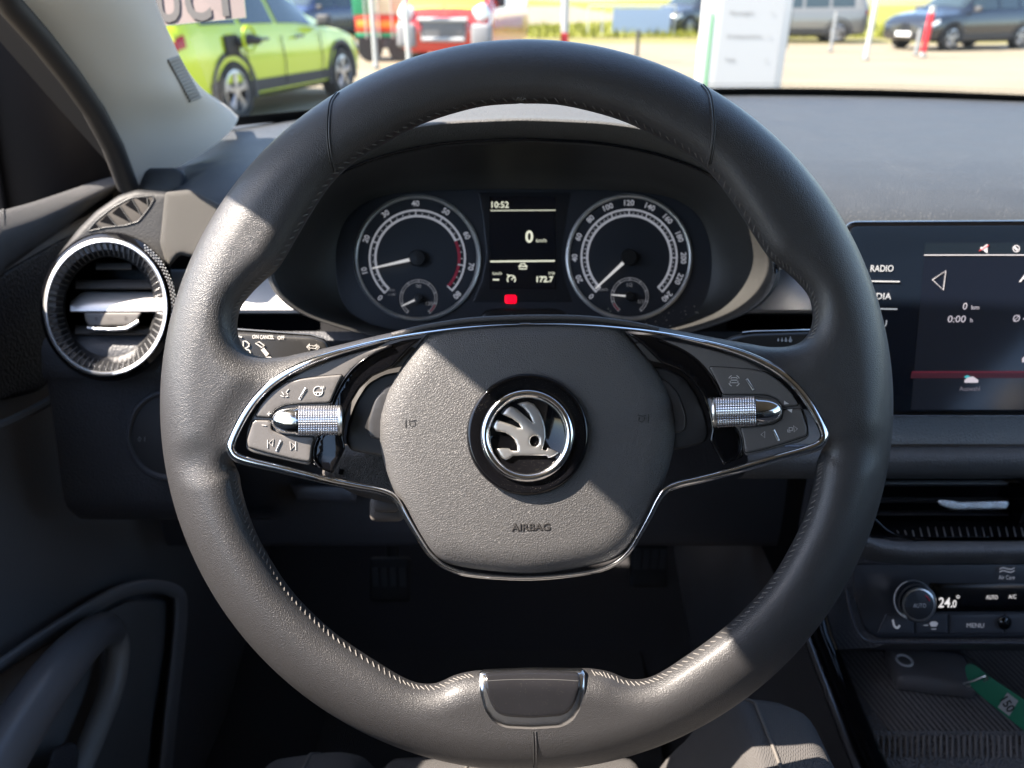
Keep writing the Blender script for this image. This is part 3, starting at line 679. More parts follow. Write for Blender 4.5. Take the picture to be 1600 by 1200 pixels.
# floor and firewall
mb = MB(); mb.grid([[Vector((x, y, z)) for x in (-.42, 0, .5)] for y, z in ((-1.6, .27), (0, .25), (.75, .24), (1.0, .32), (1.15, .5), (1.2, .75), (1.2, .96))]); o = struct('footwell_floor', mb, CARPET)
mb = MB(); mb.grid([[Vector((x, y, z)) for x in (.47, .8, 1.1)] for y, z in ((-1.6, .27), (0, .25), (.75, .24), (1.0, .32), (1.15, .5), (1.2, .96))]); o = struct('passenger_floor', mb, CARPET)
mb = MB(); mb.grid([[Vector((x, -1.6, z)) for x in (-.38, .36, 1.1)] for z in (.2, .9)]); o = struct('rear_bulkhead_wall', mb, CARPET)
def seat(name, label, cx, hw, gx, zt, yf, cw=.06, bh=.016, by=0):
    t = thing(name, label, 'car seat', (cx, .1, .25), 'front seats')
    def cush(x):
        u = abs(x-cx); g = math.exp(-((u-gx)/.007)**2)
        q = max(0, min(1, (u-gx)/.035)); b = (bh if x > cx or bh < .05 else .02)*(q*q*(3-2*q))**.7 - .05*max(0, (u-hw+.03)/.03)**2  # right side only, raised into the sun in place of a knee
        return b-.022*g
    def cx_y(x): q = max(0, min(1, (abs(x-cx)-gx+.01)/.03)); return -cw*(abs(x-cx)/hw)**2.5-(by if x > cx else 0)*q
    mb = MB(); xs_ = [cx-hw+2*hw*i/90 for i in range(91)]; rows_ = []; pr = [(-.30, .35, 0), (-.30, zt-.04, .3), (-.22, zt-.015, 1), (-.05, zt-.006, 1), (.1, zt, 1), (.2, zt+.002, 1), (yf-.09, zt+.002, 1), (yf-.05, zt-.002, 1), (yf-.025, zt-.012, .9), (yf-.006, zt-.032, .7), (yf, zt-.06, .5), (yf-.005, zt-.11, .3), (yf-.03, .3, .1)]
    for y, z, k in pr: rows_.append([Vector((x, y+cx_y(x)*(1 if y > .1 else .2), z+cush(x)*k)) for x in xs_])
    mb.grid(rows_); link('cushion', mb, SEATM, t, ang=60)
    for sx in (gx+.045, -gx-.045, .035, -.035):
        mb = MB(); x = cx+sx; mb.tube([Vector((x, y+cx_y(x)*(1 if y > .1 else .2), z+.0006+cush(x)*k)) for y, z, k in pr[2:11]], .0011, 6); link('seam', mb, mat('seat seam', (.11, .10, .09), .9), t)
    mb = MB(); mb.box((cx, -.44, .98), (.50, .14, .62), Matrix.Rotation(.25, 3, 'X'), .05); link('backrest', mb, SEATM, t)
    mb = MB(); mb.box((cx, -.56, 1.33), (.26, .10, .15), Matrix.Rotation(.2, 3, 'X'), .04); link('headrest', mb, SEATM, t)
    return t
seat('driver_seat', 'grey cloth driver seat, its raised right edge standing in for a sunlit trousered knee', 0, .205, .108, .60, .435, .02, .125, .03)
seat('passenger_seat', 'dark cloth seat beside the centre console', .74, .25, .16, .62, .38)
RC = thing('rear_cabin', 'unseen cabin rear with pale pillars and tinted glass, added to cut light from behind', 'cabin rear', (.36, -1.5, .3))
TG = bpy.data.materials.new('tinted glazing'); TG.use_nodes = True; nn_ = TG.node_tree.nodes; tr_ = nn_.new('ShaderNodeBsdfTransparent'); tr_.inputs[0].default_value = (.16, .17, .18, 1)  # unseen rear panes, tinted dark to hold back ambient light
TG.node_tree.links.new(tr_.outputs[0], nn_['Material Output'].inputs[0])
for x in (-.40, 1.10):
    mb = MB(); mb.box((x, -1.05, 1.15), (.006, 1.2, .42)); link('side_glass', mb, TG, RC)
    mb = MB(); mb.box((x, -1.05, .6), (.03, 1.2, .72)); link('rear_door', mb, DOORM, RC)
    mb = MB(); mb.box((x*1.0, -.50, 1.15), (.05, .10, .46), Matrix.Rotation(.15, 3, 'X'), .01); link('pillar', mb, ROOFM, RC)
mb = MB(); mb.box((.35, -1.62, 1.12), (1.5, .006, .46)); link('back_glass', mb, TG, RC)
mb = MB(); mb.box((.35, -1.2, .78), (1.36, .16, .62), Matrix.Rotation(.2, 3, 'X'), .05); link('rear_seat', mb, SEATM, RC)
# floor mat and pedals
mb = MB(); mb.box((-.03, .72, .262), (.44, .5, .012), None, .004); o = link('floor_mat', mb, MATM); tag(o, 'black ribbed floor mat in the footwell', 'floor mat')
def pedal(nm, label, px, py, d, w_, h_):
    c_ = W(px, py, d); t = thing(nm, label, 'pedal', c_, 'pedals in the driver footwell')
    mb = MB(); mb.box(c_, (w_, .012, h_), Matrix.Rotation(-.5, 3, 'X'), .004); pd = link('pad', mb, BLACKM, t)
    mb = MB()
    for i in range(4):
        for j in range(5): mb.box(c_+Vector(((i-1.5)*w_*.22, -.007, (j-2)*h_*.17)), (.008, .004, .008), Matrix.Rotation(-.5, 3, 'X'))
    link('studs', mb, CLAD, pd)
    mb = MB(); mb.tube([c_+Vector((0, .01, 0)), c_+Vector((0, .12, .12)), c_+Vector((0, .2, .4))], .008, 8); link('arm', mb, BLACKM, t)
pedal('brake_pedal', 'black studded brake pedal low behind the right wheel spoke', 1013, 878, .93, .045, .06)
pedal('clutch_pedal', 'black studded clutch pedal deep in the left of the footwell', 610, 905, .97, .05, .055)
# ================================================================== DASHBOARD
DB = thing('dashboard', 'dark soft dashboard with a silver trim band behind the steering wheel', 'dashboard', (.36, .8, .6))
def YZ(py, d):                     # world y,z of picture row py at depth d
    p = W(800, py, d); return (p.y, p.z)
def extr(rows, X0, X1, n=24, xs=None):
    mb = MB(); X = xs or [X0+(X1-X0)*i/n for i in range(n+1)]
    mb.grid([[Vector((x, y, z)) for x in X] for y, z in rows]); return mb
def smooth_prof(pts, n=5): return cr(pts, n=n)
X = [-.37+i*.03 for i in range(49)]
# top skin, slightly crowned, falling away at the car's sides
mb = MB(); top = []
for t in range(15):
    row = []
    for x in X:
        c_ = 1-((x-.36)/.74)**2
        yb = 1.02+.25*c_; yf = .628; y = yf+(yb-yf)*(t/14)**1.15
        z = .967 + .016*min(1, (y-yf)/.10)**.6 + .006*c_*(y-yf)/.6 - .012*max(0, (-x-.22)/.15) - .8*max(0, -x-.295)*max(0, min(1, 1-(y-.68)/.08))
        row.append(Vector((x, y, z)))
    top.append(row)
nose = [[Vector((x, y, z-.012*max(0, (-x-.22)/.15) - .8*max(0, -x-.295))) for x in X] for y, z in [(.592, .926), (.597, .940), (.606, .953), (.616, .962)]]
mb.grid(nose+top); link('top_cover', mb, DASH, DB, ang=70)
# fabric-covered corner that catches the sun beside the left vent
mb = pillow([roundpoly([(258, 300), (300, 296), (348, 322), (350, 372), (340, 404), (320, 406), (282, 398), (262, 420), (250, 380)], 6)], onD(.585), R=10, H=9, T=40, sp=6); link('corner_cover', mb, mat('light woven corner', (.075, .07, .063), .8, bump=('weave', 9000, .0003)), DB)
mb = pillow([roundpoly([(196, 300), (202, 276), (222, 263), (276, 262), (291, 270), (286, 294), (262, 304), (240, 302)], 7)], onD(.70), R=9, H=8, T=30, sp=6); link('tweeter_cover', mb, DASH, DB)
# silver band
sb = [YZ(421, .614), YZ(425, .611), YZ(445, .606), YZ(484, .600), YZ(489, .602), YZ(490, .62)]
for x0, x1 in ((-.28, -.158), (.177, .262)):
    mb = extr(sb, x0, x1, 8); link('silver_band', mb, SILVER, DB, ang=25)
for x0, x1 in ((-.30, -.155), (.174, .262)):
    mb = extr([YZ(489, .63), YZ(493, .625), YZ(515, .627), YZ(519, .60)], x0, x1, 6); link('shadow_gap', mb, DARKP, DB)
# lower panel
mb = extr(smooth_prof([YZ(518, .600), YZ(545, .592), YZ(590, .594), YZ(600, .60), YZ(700, .612), YZ(780, .622), YZ(806, .64), YZ(812, .66), YZ(810, .75)], 3), -.36, -.222, 6); link('switch_panel', mb, DASHM, DB, ang=50)
lp = smooth_prof([YZ(518, .600), YZ(540, .60), YZ(560, .65), YZ(600, .71), YZ(700, .735), YZ(780, .75), YZ(846, .77), YZ(852, .79), YZ(850, .85)], 3)
mb = extr(lp, -.345, .265, 24); link('knee_panel', mb, DASHM, DB, ang=50)
mb = pillow([roundpoly([(452, 756), (560, 760), (556, 784), (462, 782)], 4)], onD(.735), R=4, H=4, T=4, sp=5); link('card_slot', mb, mat('slot plastic', (.07, .07, .08), .35), DB)
# passenger side face
mb = extr(smooth_prof([(.592, .926), (.60, .91), (.57, .86), (.56, .82), (.60, .75), (.58, .62), (.66, .50), (.9, .48)], 4), .56, 1.09, 14); link('glovebox_face', mb, DASHM, DB, ang=50)
# centre stack: screen sits in front; woven strip, padded rolls, vents
mb = extr(smooth_prof([YZ(640, .585), YZ(652, .583), YZ(672, .574), YZ(694, .566)], 3), .17, 1.08, 30); link('woven_strip', mb, mat('woven strip', (.30, .295, .285), .75, bump=('cells', 900, .0009)), DB, ang=60)
mb = extr(smooth_prof([YZ(694, .566), YZ(697, .5685), YZ(699, .565), YZ(712, .558), YZ(728, .559), YZ(742, .568), YZ(748, .585)], 4), .17, 1.08, 30); link('padded_roll', mb, ROLL, DB, ang=60)
mb = MB(); mb.tube([W(0, 697, .564)*0+Vector((.17+i*.03, *YZ(697, .5655))) for i in range(30)], .0008, 6); link('roll_seam', mb, mat('chrome line', (.4, .4, .42), .25, 1), DB)
# centre air vent
CV = thing('centre_air_vent', 'dark centre air vent with a chrome slider under the touchscreen', 'air vent', W(1500, 800, .58))
out = [(1300, 746), (1345, 790), (1370, 812), (1392, 830), (1420, 840), (1470, 844), (1900, 848), (1900, 746)]
mb = MB(); mb.add([W(x, y, .62) for x, y in out], [tuple(range(len(out)))]); link('duct', mb, DARKP, CV)
mb = ribbon(cr([(1300, 752), (1345, 790), (1370, 814), (1392, 832), (1425, 842), (1480, 846), (1900, 850)], n=5), 4.5, onD(.575), 2, 3, 30); link('lower_rim', mb, GLOSSC, CV)
for y in (756, 782, 802):
    mb = MB()
    rws = [[W(x, y-5, .60), W(x, y-1, .582), W(x, y+1.5, .580), W(x, y+3.5, .583), W(x, y+2, .60)] for x in (1290, 1400, 1500, 1576)]
    mb.grid(rws, True, True); link('slat', mb, mat('vent slat', (.05, .05, .055), .3), CV)
mb = MB()
for x in (1578, 1584): mb.box(W(x, 795, .59), (.0025, .03, .05))
link('divider', mb, GLOSSC, CV)
mb = pillow([roundpoly([(1464, 781), (1476, 780), (1500, 784), (1574, 782), (1577, 787), (1572, 796), (1488, 797), (1466, 789)], 3)], onD(.568), R=4, H=4, T=10, sp=2.5); link('slider', mb, mat('knurled chrome', (.75, .75, .74), .25, 1.0, bump=('cells', 1500, .0004)), CV)
mb = MB()
for i in range(24):
    x = 1400+i*12.2; mb.tube([W(x, 822+max(0, (1440-x)*.12), .581), W(x+4, 838-max(0, (1425-x)*.2), .571)], .0005, 5)
link('ribbing', mb, mat('rib highlight', (.16, .16, .17), .35), CV)
mb = extr([YZ(814, .584), YZ(840, .572)], .262, .60, 6); link('lower_lip', mb, GLOSSC, CV)
mb = MB(); X2 = [.225+i*.02 for i in range(20)]
mb.grid([[Vector((x, *YZ(py-(44 if x < .24 else 22 if x < .26 else 6 if x < .28 else 0)*1.0, d))) for x in X2] for py, d in cr([(844, .580), (849, .562), (859, .553), (871, .556), (881, .572)], n=4)]); link('padded_surround', mb, ROLL, CV, ang=60)

# ---- climate panel
CP = thing('climate_panel', 'black climate control panel with chrome rotary knob reading 24.0', 'control panel', W(1480, 940, .57))
mb = pillow([roundpoly([(1332, 880), (1900, 880), (1900, 998), (1372, 998), (1350, 985), (1334, 930)], 10)], onD(.575), R=6, H=4, T=30, sp=10); link('fascia', mb, mat('fascia satin', (.05, .053, .064), .3, var=(10, .15)), CP)
mp = onD(.575-.002)
mb = pillow([[(1452, 911), (1900, 911), (1900, 956), (1452, 956)]], mp, R=1, H=2, T=4, sp=12); link('display', mb, mat('climate display', (.003, .003, .005), .12), CP)
bt = [(1376, 959, 1428, 990, 10), (1431, 959, 1481, 990, 1), (1484, 959, 1568, 990, 1), (1571, 959, 1700, 990, 1)]
for x0, y0, x1, y1, r in bt:
    mb = pillow([roundpoly([(x0+(8 if r > 5 else 0), y0), (x1, y0), (x1, y1), (x0-(6 if r > 5 else 0), y1)], 2)], mp, R=2, H=3, T=4, sp=4); link('button', mb, mat('panel key', (.06, .063, .075), .45), CP)
mb = MB(); text('24.', 1477, 941, 16, mp, 4, width=22, shear=.1, bold=.01, mb=mb); text('0', 1491.5, 943, 12, mp, 4, width=6, shear=.1, bold=.01, mb=mb); text('°', 1497, 937, 14, mp, 4, mb=mb)
text('AUTO', 1550, 933, 6.5, mp, 4, width=18, mb=mb); text('A/C', 1582, 932, 6.5, mp, 4, width=12, mb=mb); link('display_text', mb, LCDW, CP)
mb = MB(); text('Air Care', 1573, 902, 6.6, mp, 4, width=25, bold=.005, mb=mb); text('MENU', 1524, 977, 7.5, mp, 4, width=27, mb=mb)
for o_ in (0, 4.5): strokes([cr([(1562, 889.5+o_), (1567, 887+o_), (1573, 888.5+o_), (1580, 889.5+o_), (1585, 887+o_)], n=4)], 1.6, mp, 4, mb)
for a_, b_ in (((1395, 968), (1397, 978)), ((1397, 978), (1402, 982)), ((1402, 982), (1406, 977))): strokes([[a_, b_]], 3.2, mp, 4, mb)
flat([(1452, 974), (1456, 971), (1462, 971), (1466, 974), (1463, 979), (1455, 979)], mp, 4, mb=mb); strokes([[(1443, 977), (1450, 977)], [(1455, 983), (1463, 983)]], 1.2, mp, 4, mb)
link('printing', mb, mat('panel print', (.6, .6, .62), .5, emit=((.9, .9, 1), .03)), CP)
KN = MB(); mk = onD(.56)
KN.lathe(1427, 937, [(31, -14), (31, -2), (30.5, 6), (29, 12)], mk, 72); k_ = link('rotary_knob', KN, mat('knob ring', (.8, .8, .8), .28, 1.0), CP)
mb = MB(); mb.lathe(1436, 945, [(27, 10), (27.5, 18), (25.5, 22), (23, 22.5)], mk, 72); mb.lathe(1433, 942, [(30.4, 0), (28.5, 12), (27, 17)], mk, 72); link('knob_rim', mb, mat('knob ring', (.8, .8, .8), .28, 1.0), k_)
mb = MB(); mb.lathe(1437, 945, [(23.2, 21.8), (22, 22.5), (.01, 22.5)], mk, 48); link('knob_cap', mb, mat('knob face', (.03, .033, .04), .4), k_)
mb = text('AUTO', 1437, 946, 7, mk, 24, width=20); link('knob_text', mb, GREYP, k_)
mb = strokes([arc(1437, 945, 17, 20, 60, 6)], 1.6, mk, 23.5); link('knob_mark', mb, REDP, k_)
mb = MB()
for i in range(26):
    a = math.radians(110+i*6); mb.tube([mk(1427+31.2*math.cos(a), 937-31.2*math.sin(a), -4), mk(1427+30.4*math.cos(a), 937-30.4*math.sin(a), 8)], .00035, 5)
link('knob_grip', mb, CHROMEB, k_)
mb = MB(); mb.lathe(1570, 973, [(11, 3), (10, 7), (6, 10), (.01, 12)], mp, 32); link('sun_sensor', mb, GLOSSC, CP)
mb = ribbon(cr([(1322, 920), (1330, 960), (1342, 990), (1362, 1003), (1420, 1004), (1900, 1006)], n=5), 5, onD(.56), 0, 3, 20); link('lower_edge', mb, mat('edge satin', (.06, .06, .07), .2), CP)

# ---- centre console with tray
CC = thing('centre_console', 'black centre console with a ribbed rubber storage tray', 'console', (.45, .3, .3))
mb = MB()
X3 = [.272+.02*i for i in range(16)]
mb.grid([[Vector((x, y, z)) for x in X3] for y, z in ((.60, .74), (.598, .68), (.59, .635), (.575, .615), (.555, .607), (.53, .604), (.428, .598))]); 
link('tray_floor', mb, mat('ribbed rubber', (.12, .115, .12), .7, bump=('cells', 560, .0012)), CC, ang=60)
mb = MB()
for i in range(66):
    x = .274+i*.0046; mb.tube([Vector((x+.004*k, .53-.0146*k, .6035-.0007*k)) for k in range(8)], .0008, 5)
for i in range(66):
    x = .274+i*.0046; mb.tube([Vector((x+.002, .425, .5965)), Vector((x, .415, .5845))], .0011, 5)
link('rubber_ribs', mb, mat('rib rubber', (.22, .21, .215), .6), CC)
mb = MB(); mb.grid([[Vector((x, y, z)) for x in X3] for y, z in ((.428, .598), (.414, .582), (.405, .572))]); link('tray_step', mb, mat('dimpled rubber', (.19, .185, .19), .65, bump=('cells', 480, .002)), CC)
mb = MB(); mb.grid([[Vector((x, y, z)) for x in X3] for y, z in ((.405, .572), (.2, .575), (-.3, .60))]); link('rear_tray', mb, mat('ribbed rubber two', (.09, .088, .092), .7, bump=('ribs', 1500, .002)), CC)
mb = MB()
for i in range(9):                      # embossed wave in the near tray
    mb.tube([Vector((.33+.004*i+.10*t, .395-.004*i+.01*math.sin(t*6+i*.3)-.012*t, .5735)) for t in [k/12 for k in range(13)]], .0007, 5)
link('emboss', mb, mat('emboss rubber', (.14, .058, .06), .6), CC)
mb = MB(); mb.grid([[Vector((x, y, z)) for y, z0, in ((1.15, 0), (.66, 0), (.55, 0), (.45, 0), (.35, 0), (.2, 0), (-.3, 0)) for z in (zz+.0,)] for x, zz in ((.262, .22), (.264, .50), (.262, .605))]); link('side_panel', mb, DASHM, CC)
ed = [Vector((.268, .56, .655)), Vector((.268, .50, .625)), Vector((.268, .40, .612)), Vector((.268, .25, .61)), Vector((.268, -.2, .63))]
mb = MB(); mb.tube(ed, .0095, 12); link('gloss_rail', mb, GLOSSC, CC, ang=60)
mb = MB(); mb.tube([p+Vector((-.010, 0, -.006)) for p in ed], .0045, 8); link('rail_trim', mb, mat('rail trim', (.25, .25, .26), .2, .9), CC, ang=60)
mb = MB(); mb.grid([[Vector((x, *YZ(py, d))) for x in X3] for py, d in ((1006, .565), (1012, .58), (1016, .68), (1020, .72))]); link('tray_roof', mb, DASHM, CC)

# ---- key fob, ring and green tag
KF = thing('car_key', 'black car key fob lying in the rubber tray', 'key', W(1450, 1050, .66))
q = W(1452, 1049, .655); Mr = Matrix.Rotation(-.16, 3, 'Z')
mb = MB(); mb.box(q, (.064, .040, .017), Mr, .006); link('fob', mb, mat('fob plastic', (.17, .16, .165), .4), KF)
mb = MB(); c_ = W(1412, 1036, .64); mb.tube([c_+Vector((.006*math.cos(a), .006*math.sin(a), .003)) for a in [k*math.pi/8 for k in range(16)]], .001, 6, True); link('badge', mb, GREYP, KF)
KT = thing('key_tag', 'green plastic key strap with a white 150 sticker', 'key tag', W(1560, 1090, .61))
mt = lambda px, py, z: W(px, py, .625-(px-1510)*.00022 - z*.0005)
mb = pillow([cr([(1508, 1044), (1512, 1038), (1522, 1038), (1534, 1047), (1545, 1056), (1600, 1093), (1660, 1133), (1640, 1176), (1600, 1142), (1560, 1110), (1523, 1079), (1512, 1062)], True, 4)], mt, R=2, H=1.2, T=2, sp=4); link('strap', mb, mat('strap green', (.02, .22, .12), .4), KT)
mb = flat([(1574, 1082), (1591, 1095), (1577, 1119), (1559, 1105)], mt, 2); sk = link('sticker', mb, mat('sticker white', (.5, .5, .5), .5), KT)
mb = text('150', 1575, 1100.5, 14, mt, 4.5, rot=-58, width=24, bold=.02); link('number', mb, BLACKM, sk)
mb = MB(); mb.tube([mt(x, y, z) for x, y, z in ((1506, 1068, 3), (1522, 1063, 8), (1540, 1056, 9), (1543, 1060, 4), (1530, 1070, -6), (1510, 1072, -4))], .0009, 8, True); link('ring', mb, CHROMEB, KT)

# ================================================================== LEFT AIR VENT
LV = thing('left_air_vent', 'round air vent with a chrome ring and silver centre slat beside the door', 'air vent', W(165, 480, .59))
mv = onD(.575)
vx, vy = 165, 480
mb = MB(); mb.lathe(vx, vy, [(108, 0), (108.5, 5), (106, 9), (102.5, 9), (101, 5), (100.5, 2)], mv, 96, sx=.9); link('outer_ring', mb, mat('ring chrome', (.92, .92, .92), .38, 1.0), LV, ang=60)
mb = MB(); rws = []
NF = 60
for k in range(NF*2):                                                  # faceted gloss cone
    a = 2*math.pi*k/(NF*2); s_ = 1 if k % 2 else 0
    rws.append([mv(vx+.9*r*math.cos(a)+dx, vy-r*math.sin(a)+dy, z+s_*.8) for r, z, dx, dy in ((101, 3, 0, 0), (90, -12, 3, 0), (80, -34, 6, -1))])
rws.append(rws[0]); mb.grid(rws); link('faceted_cone', mb, mat('smoked chrome', (.20, .20, .21), .18, .9), LV, smooth=False)
mb = MB()
for k in range(NF):
    a = 2*math.pi*k/NF; mb.tube([mv(vx+.9*r*math.cos(a)+dx, vy-r*math.sin(a), z) for r, z, dx in ((100, 4, 0), (90, -11, 3), (81, -32, 6))], .00028, 4)
link('cone_ribs', mb, mat('rib line', (.25, .25, .25), .3), LV)
mb = MB(); mb.lathe(vx+6, vy-1, [(80.5, -33), (78, -36), (77, -150)], mv, 64, sx=.9); mb.lathe(vx+6, vy-1, [(78, -150), (.01, -150)], mv, 32, sx=.9); link('duct', mb, BLACKM, LV)
def slat(nm, x0, x1, y0, y1, m, zf_=-38, zb=-90, drop=0):
    mb = MB(); rws = []
    for i in range(13):
        x = x0+(x1-x0)*i/12
        rws.append([mv(x, y0+drop, zb), mv(x, y0, zf_-22), mv(x, (y0+y1)/2, zf_-4), mv(x, y1-1, zf_), mv(x, y1+1.5, zf_-3), mv(x, y1+1, zb)])
    mb.grid(rws, True, True); return link(nm, mb, m, LV, ang=35)
slat('slat', 150, 205, 410, 420, PLASTL); slat('slat', 118, 243, 437, 450, PLASTL)
slat('slat', 117, 246, 508, 522, PLASTL); slat('slat', 140, 232, 537, 551, PLASTL)
mb = MB(); rws = []
for i in range(19):
    x = 110+(250-110)*i/18; e = max(0, (130-x)/20)
    rws.append([mv(x, 455+e*16, -70), mv(x, 457+e*14, -52), mv(x, 466+e*9, -36), mv(x, 478, -28), mv(x, 486, -27), mv(x, 488, -31), mv(x, 488, -70)])
mb.grid(rws, True, True); link('centre_slat', mb, mat('vent silver', (.62, .60, .58), .36, .6), LV, ang=35)
mb = pillow([roundpoly([(131, 488), (222, 488), (214, 502), (206, 508), (140, 510), (133, 500)], 3)], mv, R=3, H=3, T=20, sp=3, zf=lambda x, y: -30); tb = link('tab', mb, mat('tab plastic', (.13, .12, .11), .45), LV)
mb = ribbon([(136, 512), (150, 514), (175, 515), (198, 513), (212, 505), (216, 501)], 6, mv, -26, 3, 10); link('tab_edge', mb, mat('bright chrome', (.85, .85, .84), .22, 1.0, bump=('cells', 1400, .0003)), tb)
mb = MB(); text('||', 150, 497, 5, mv, -26, mb=mb); text('0', 196, 497, 6, mv, -26, mb=mb); text('- -', 172, 497, 6, mv, -26, mb=mb); link('tab_marks', mb, BLACKM, tb)
# drum behind the ring with a dimpled band, and the housing that runs up to the demister grille
mb = MB(); mb.lathe(vx+5, vy-1, [(104, 4), (113, 1), (117, -8), (117, -30), (112, -60), (100, -110)], mv, 96, sx=.92); link('drum', mb, GLOSSC, LV, ang=60)
mb = MB()
for k in range(-4, 18):
    a = math.radians(k*3.2)
    for j in range(3):
        r = 107.5+j*3.1; z = 4.2-j*.8
        c_ = mv(vx+5+.92*r*math.cos(a+j*.028), vy-1-r*math.sin(a+j*.028), z)
        mb.add([c_+RT*.00042*math.cos(q)+UP*.00042*math.sin(q)-FW*.0002 for q in [w_*math.pi/3 for w_ in range(6)]], [tuple(range(6))])
link('dimples', mb, GREYP, LV)
hs = [(78, 418), (96, 392), (122, 358), (150, 330), (186, 305), (215, 296), (264, 300), (270, 330), (264, 392), (268, 430), (252, 420), (226, 398), (190, 378), (150, 374), (112, 386)]
mb = pillow([roundpoly(hs, 6)], onD(.605), R=10, H=10, T=60, sp=5); hg = link('housing', mb, mat('housing satin', (.018, .018, .019), .55, spec=.3, bump=('cells', 900, .0001), dust=(600, .1, (.2, .19, .17))), LV, ang=60)
gp = [(136, 362), (150, 345), (176, 324), (204, 309), (238, 306), (241, 311), (232, 326), (216, 346), (196, 352), (160, 356)]
mz = onD(.605)
mb = pillow([roundpoly(gp, 4)], mz, R=2, H=1, T=4, sp=5, zf=lambda x, y: 9.6); link('demister_grille', mb, mat('dusty fin', (.045, .038, .032), .8), hg)
mb = ribbon(roundpoly(gp, 5), 2.4, mz, 9.6, 2, 2, True); link('demister_frame', mb, mat('frame satin', (.03, .03, .03), .4), hg)
mb = MB(); mb2 = MB()
for tri in (((141, 360), (150, 349), (158, 357)), ((156, 346), (168, 335), (182, 353)), ((175, 333), (187, 322), (206, 349)), ((195, 320), (206, 311), (220, 335)), ((212, 309), (230, 309), (231, 321))):
    flat(list(tri), mz, 11.0, .3, mb); s2 = ribbon([tri[1], tri[2]], 1.5, mz, 11.4, 1.2, 2); mb2.add(s2.v, s2.f)
link('demister_painted_holes', mb, DARKP, hg, smooth=False); link('fin_edges', mb2, mat('fin edge', (.07, .068, .064), .5), hg)  # flat black triangles paint the dark of the grille openings

# headlamp switch
HS = thing('light_switch', 'dark round headlamp switch half hidden behind the left of the steering wheel', 'switch', W(235, 680, .6))
mh = onD(.602)
mb = MB(); mb.lathe(262, 680, [(72, 2), (70, 7), (66, 8), (62, 4), (60, 2)], mh, 72, sx=.92); link('bezel', mb, DASHM, HS)
mb = MB(); mb.lathe(262, 680, [(61, 3), (58, 4), (.01, 5)], mh, 48, sx=.92); link('dial', mb, BLACKM, HS)
mb = MB(); text('0', 218, 686, 8, mh, 7, mb=mb); text('I', 226, 686, 8, mh, 7, mb=mb); link('marks', mb, DIMP, HS)

# ================================================================== INSTRUMENT CLUSTER
IC = thing('instrument_cluster', 'instrument cluster with rev counter, speedometer and a display reading 0 km/h', 'instrument cluster', W(820, 400, .62))
def dia(t): pass
lipL = [(818, 217), (760, 219), (700, 223), (640, 233), (590, 246), (548, 262), (520, 277), (492, 300), (462, 336), (438, 376), (424, 412), (426, 440), (440, 464), (470, 488), (520, 508), (580, 524), (660, 535), (818, 540)]
inL = [(818, 296), (760, 296), (700, 297), (640, 300), (600, 306), (572, 316), (550, 332), (536, 352), (527, 380), (524, 410), (526, 440), (533, 466), (544, 484), (560, 497), (590, 510), (640, 520), (700, 523), (818, 524)]
def mir(l, cx): return [(2*cx-x, y) for x, y in l[::-1]][1:-1]
lip = cr(lipL+mir(lipL, 818), True, 4); inn = cr(inL+mir(inL, 818), True, 4)
mb = MB(); nL = len(lip)
def blend(a, b, t): return [(p[0]+(q[0]-p[0])*t, p[1]+(q[1]-p[1])*t) for p, q in zip(a, b)]
rws = []
for t, d in ((-.06, .556), (-.035, .539), (0, .532), (.05, .533), (.10, .541), (.3, .565), (.6, .592), (.85, .606), (.95, .609), (1.0, .611)):
    rws.append([W(x, y, d) for x, y in blend(lip, inn, t)])
rws2 = [list(r) for r in rws]; mb.grid([r+[r[0]] for r in rws]); link('hood_funnel', mb, mat('funnel plastic', (.035, .034, .033), .5, bump=('noise', 3000, .00006), dust=(650, .10, (.2, .2, .18)), var=(25, .15)), IC, ang=60)
# hood skin running forward from the lip
mb = MB(); up = [i for i, (x, y) in enumerate(lip) if y < 430]
up = sorted(up, key=lambda i: lip[i][0])
def grow(p, k): return (818+(p[0]-818)*(1+k*.9), p[1]-k*230)
seq = []
for k, d in ((-.003, .541), (.0, .5335), (.125, .519), (.137, .5195), (.145, .526), (.152, .545), (.160, .60)): seq.append([W(*grow(lip[i], k), d) for i in up])
last = seq[-1]
for dy, dz in ((.08, .004), (.2, -.01), (.34, -.05)):
    seq.append([Vector((p.x*(1+dy*.25), p.y+dy, max(p.z+dz, .94) if True else 0)) for p in last])
mb.grid(seq); link('hood_top', mb, mat('hood skin', (.075, .073, .07), .6, bump=('cells', 1500, .0004)), IC, ang=70)
mb = MB(); mb.tube([W(*grow(lip[i], -.002), .5325) for i in up], .0011, 8); link('hood_edge', mb, GLOSSC, IC)
CLD = .612
mc = onD(CLD)
mb = pillow([inn], mc, R=3, H=.6, T=3, sp=8); link('face', mb, mat('cluster face', (.026, .029, .037), .35), IC)
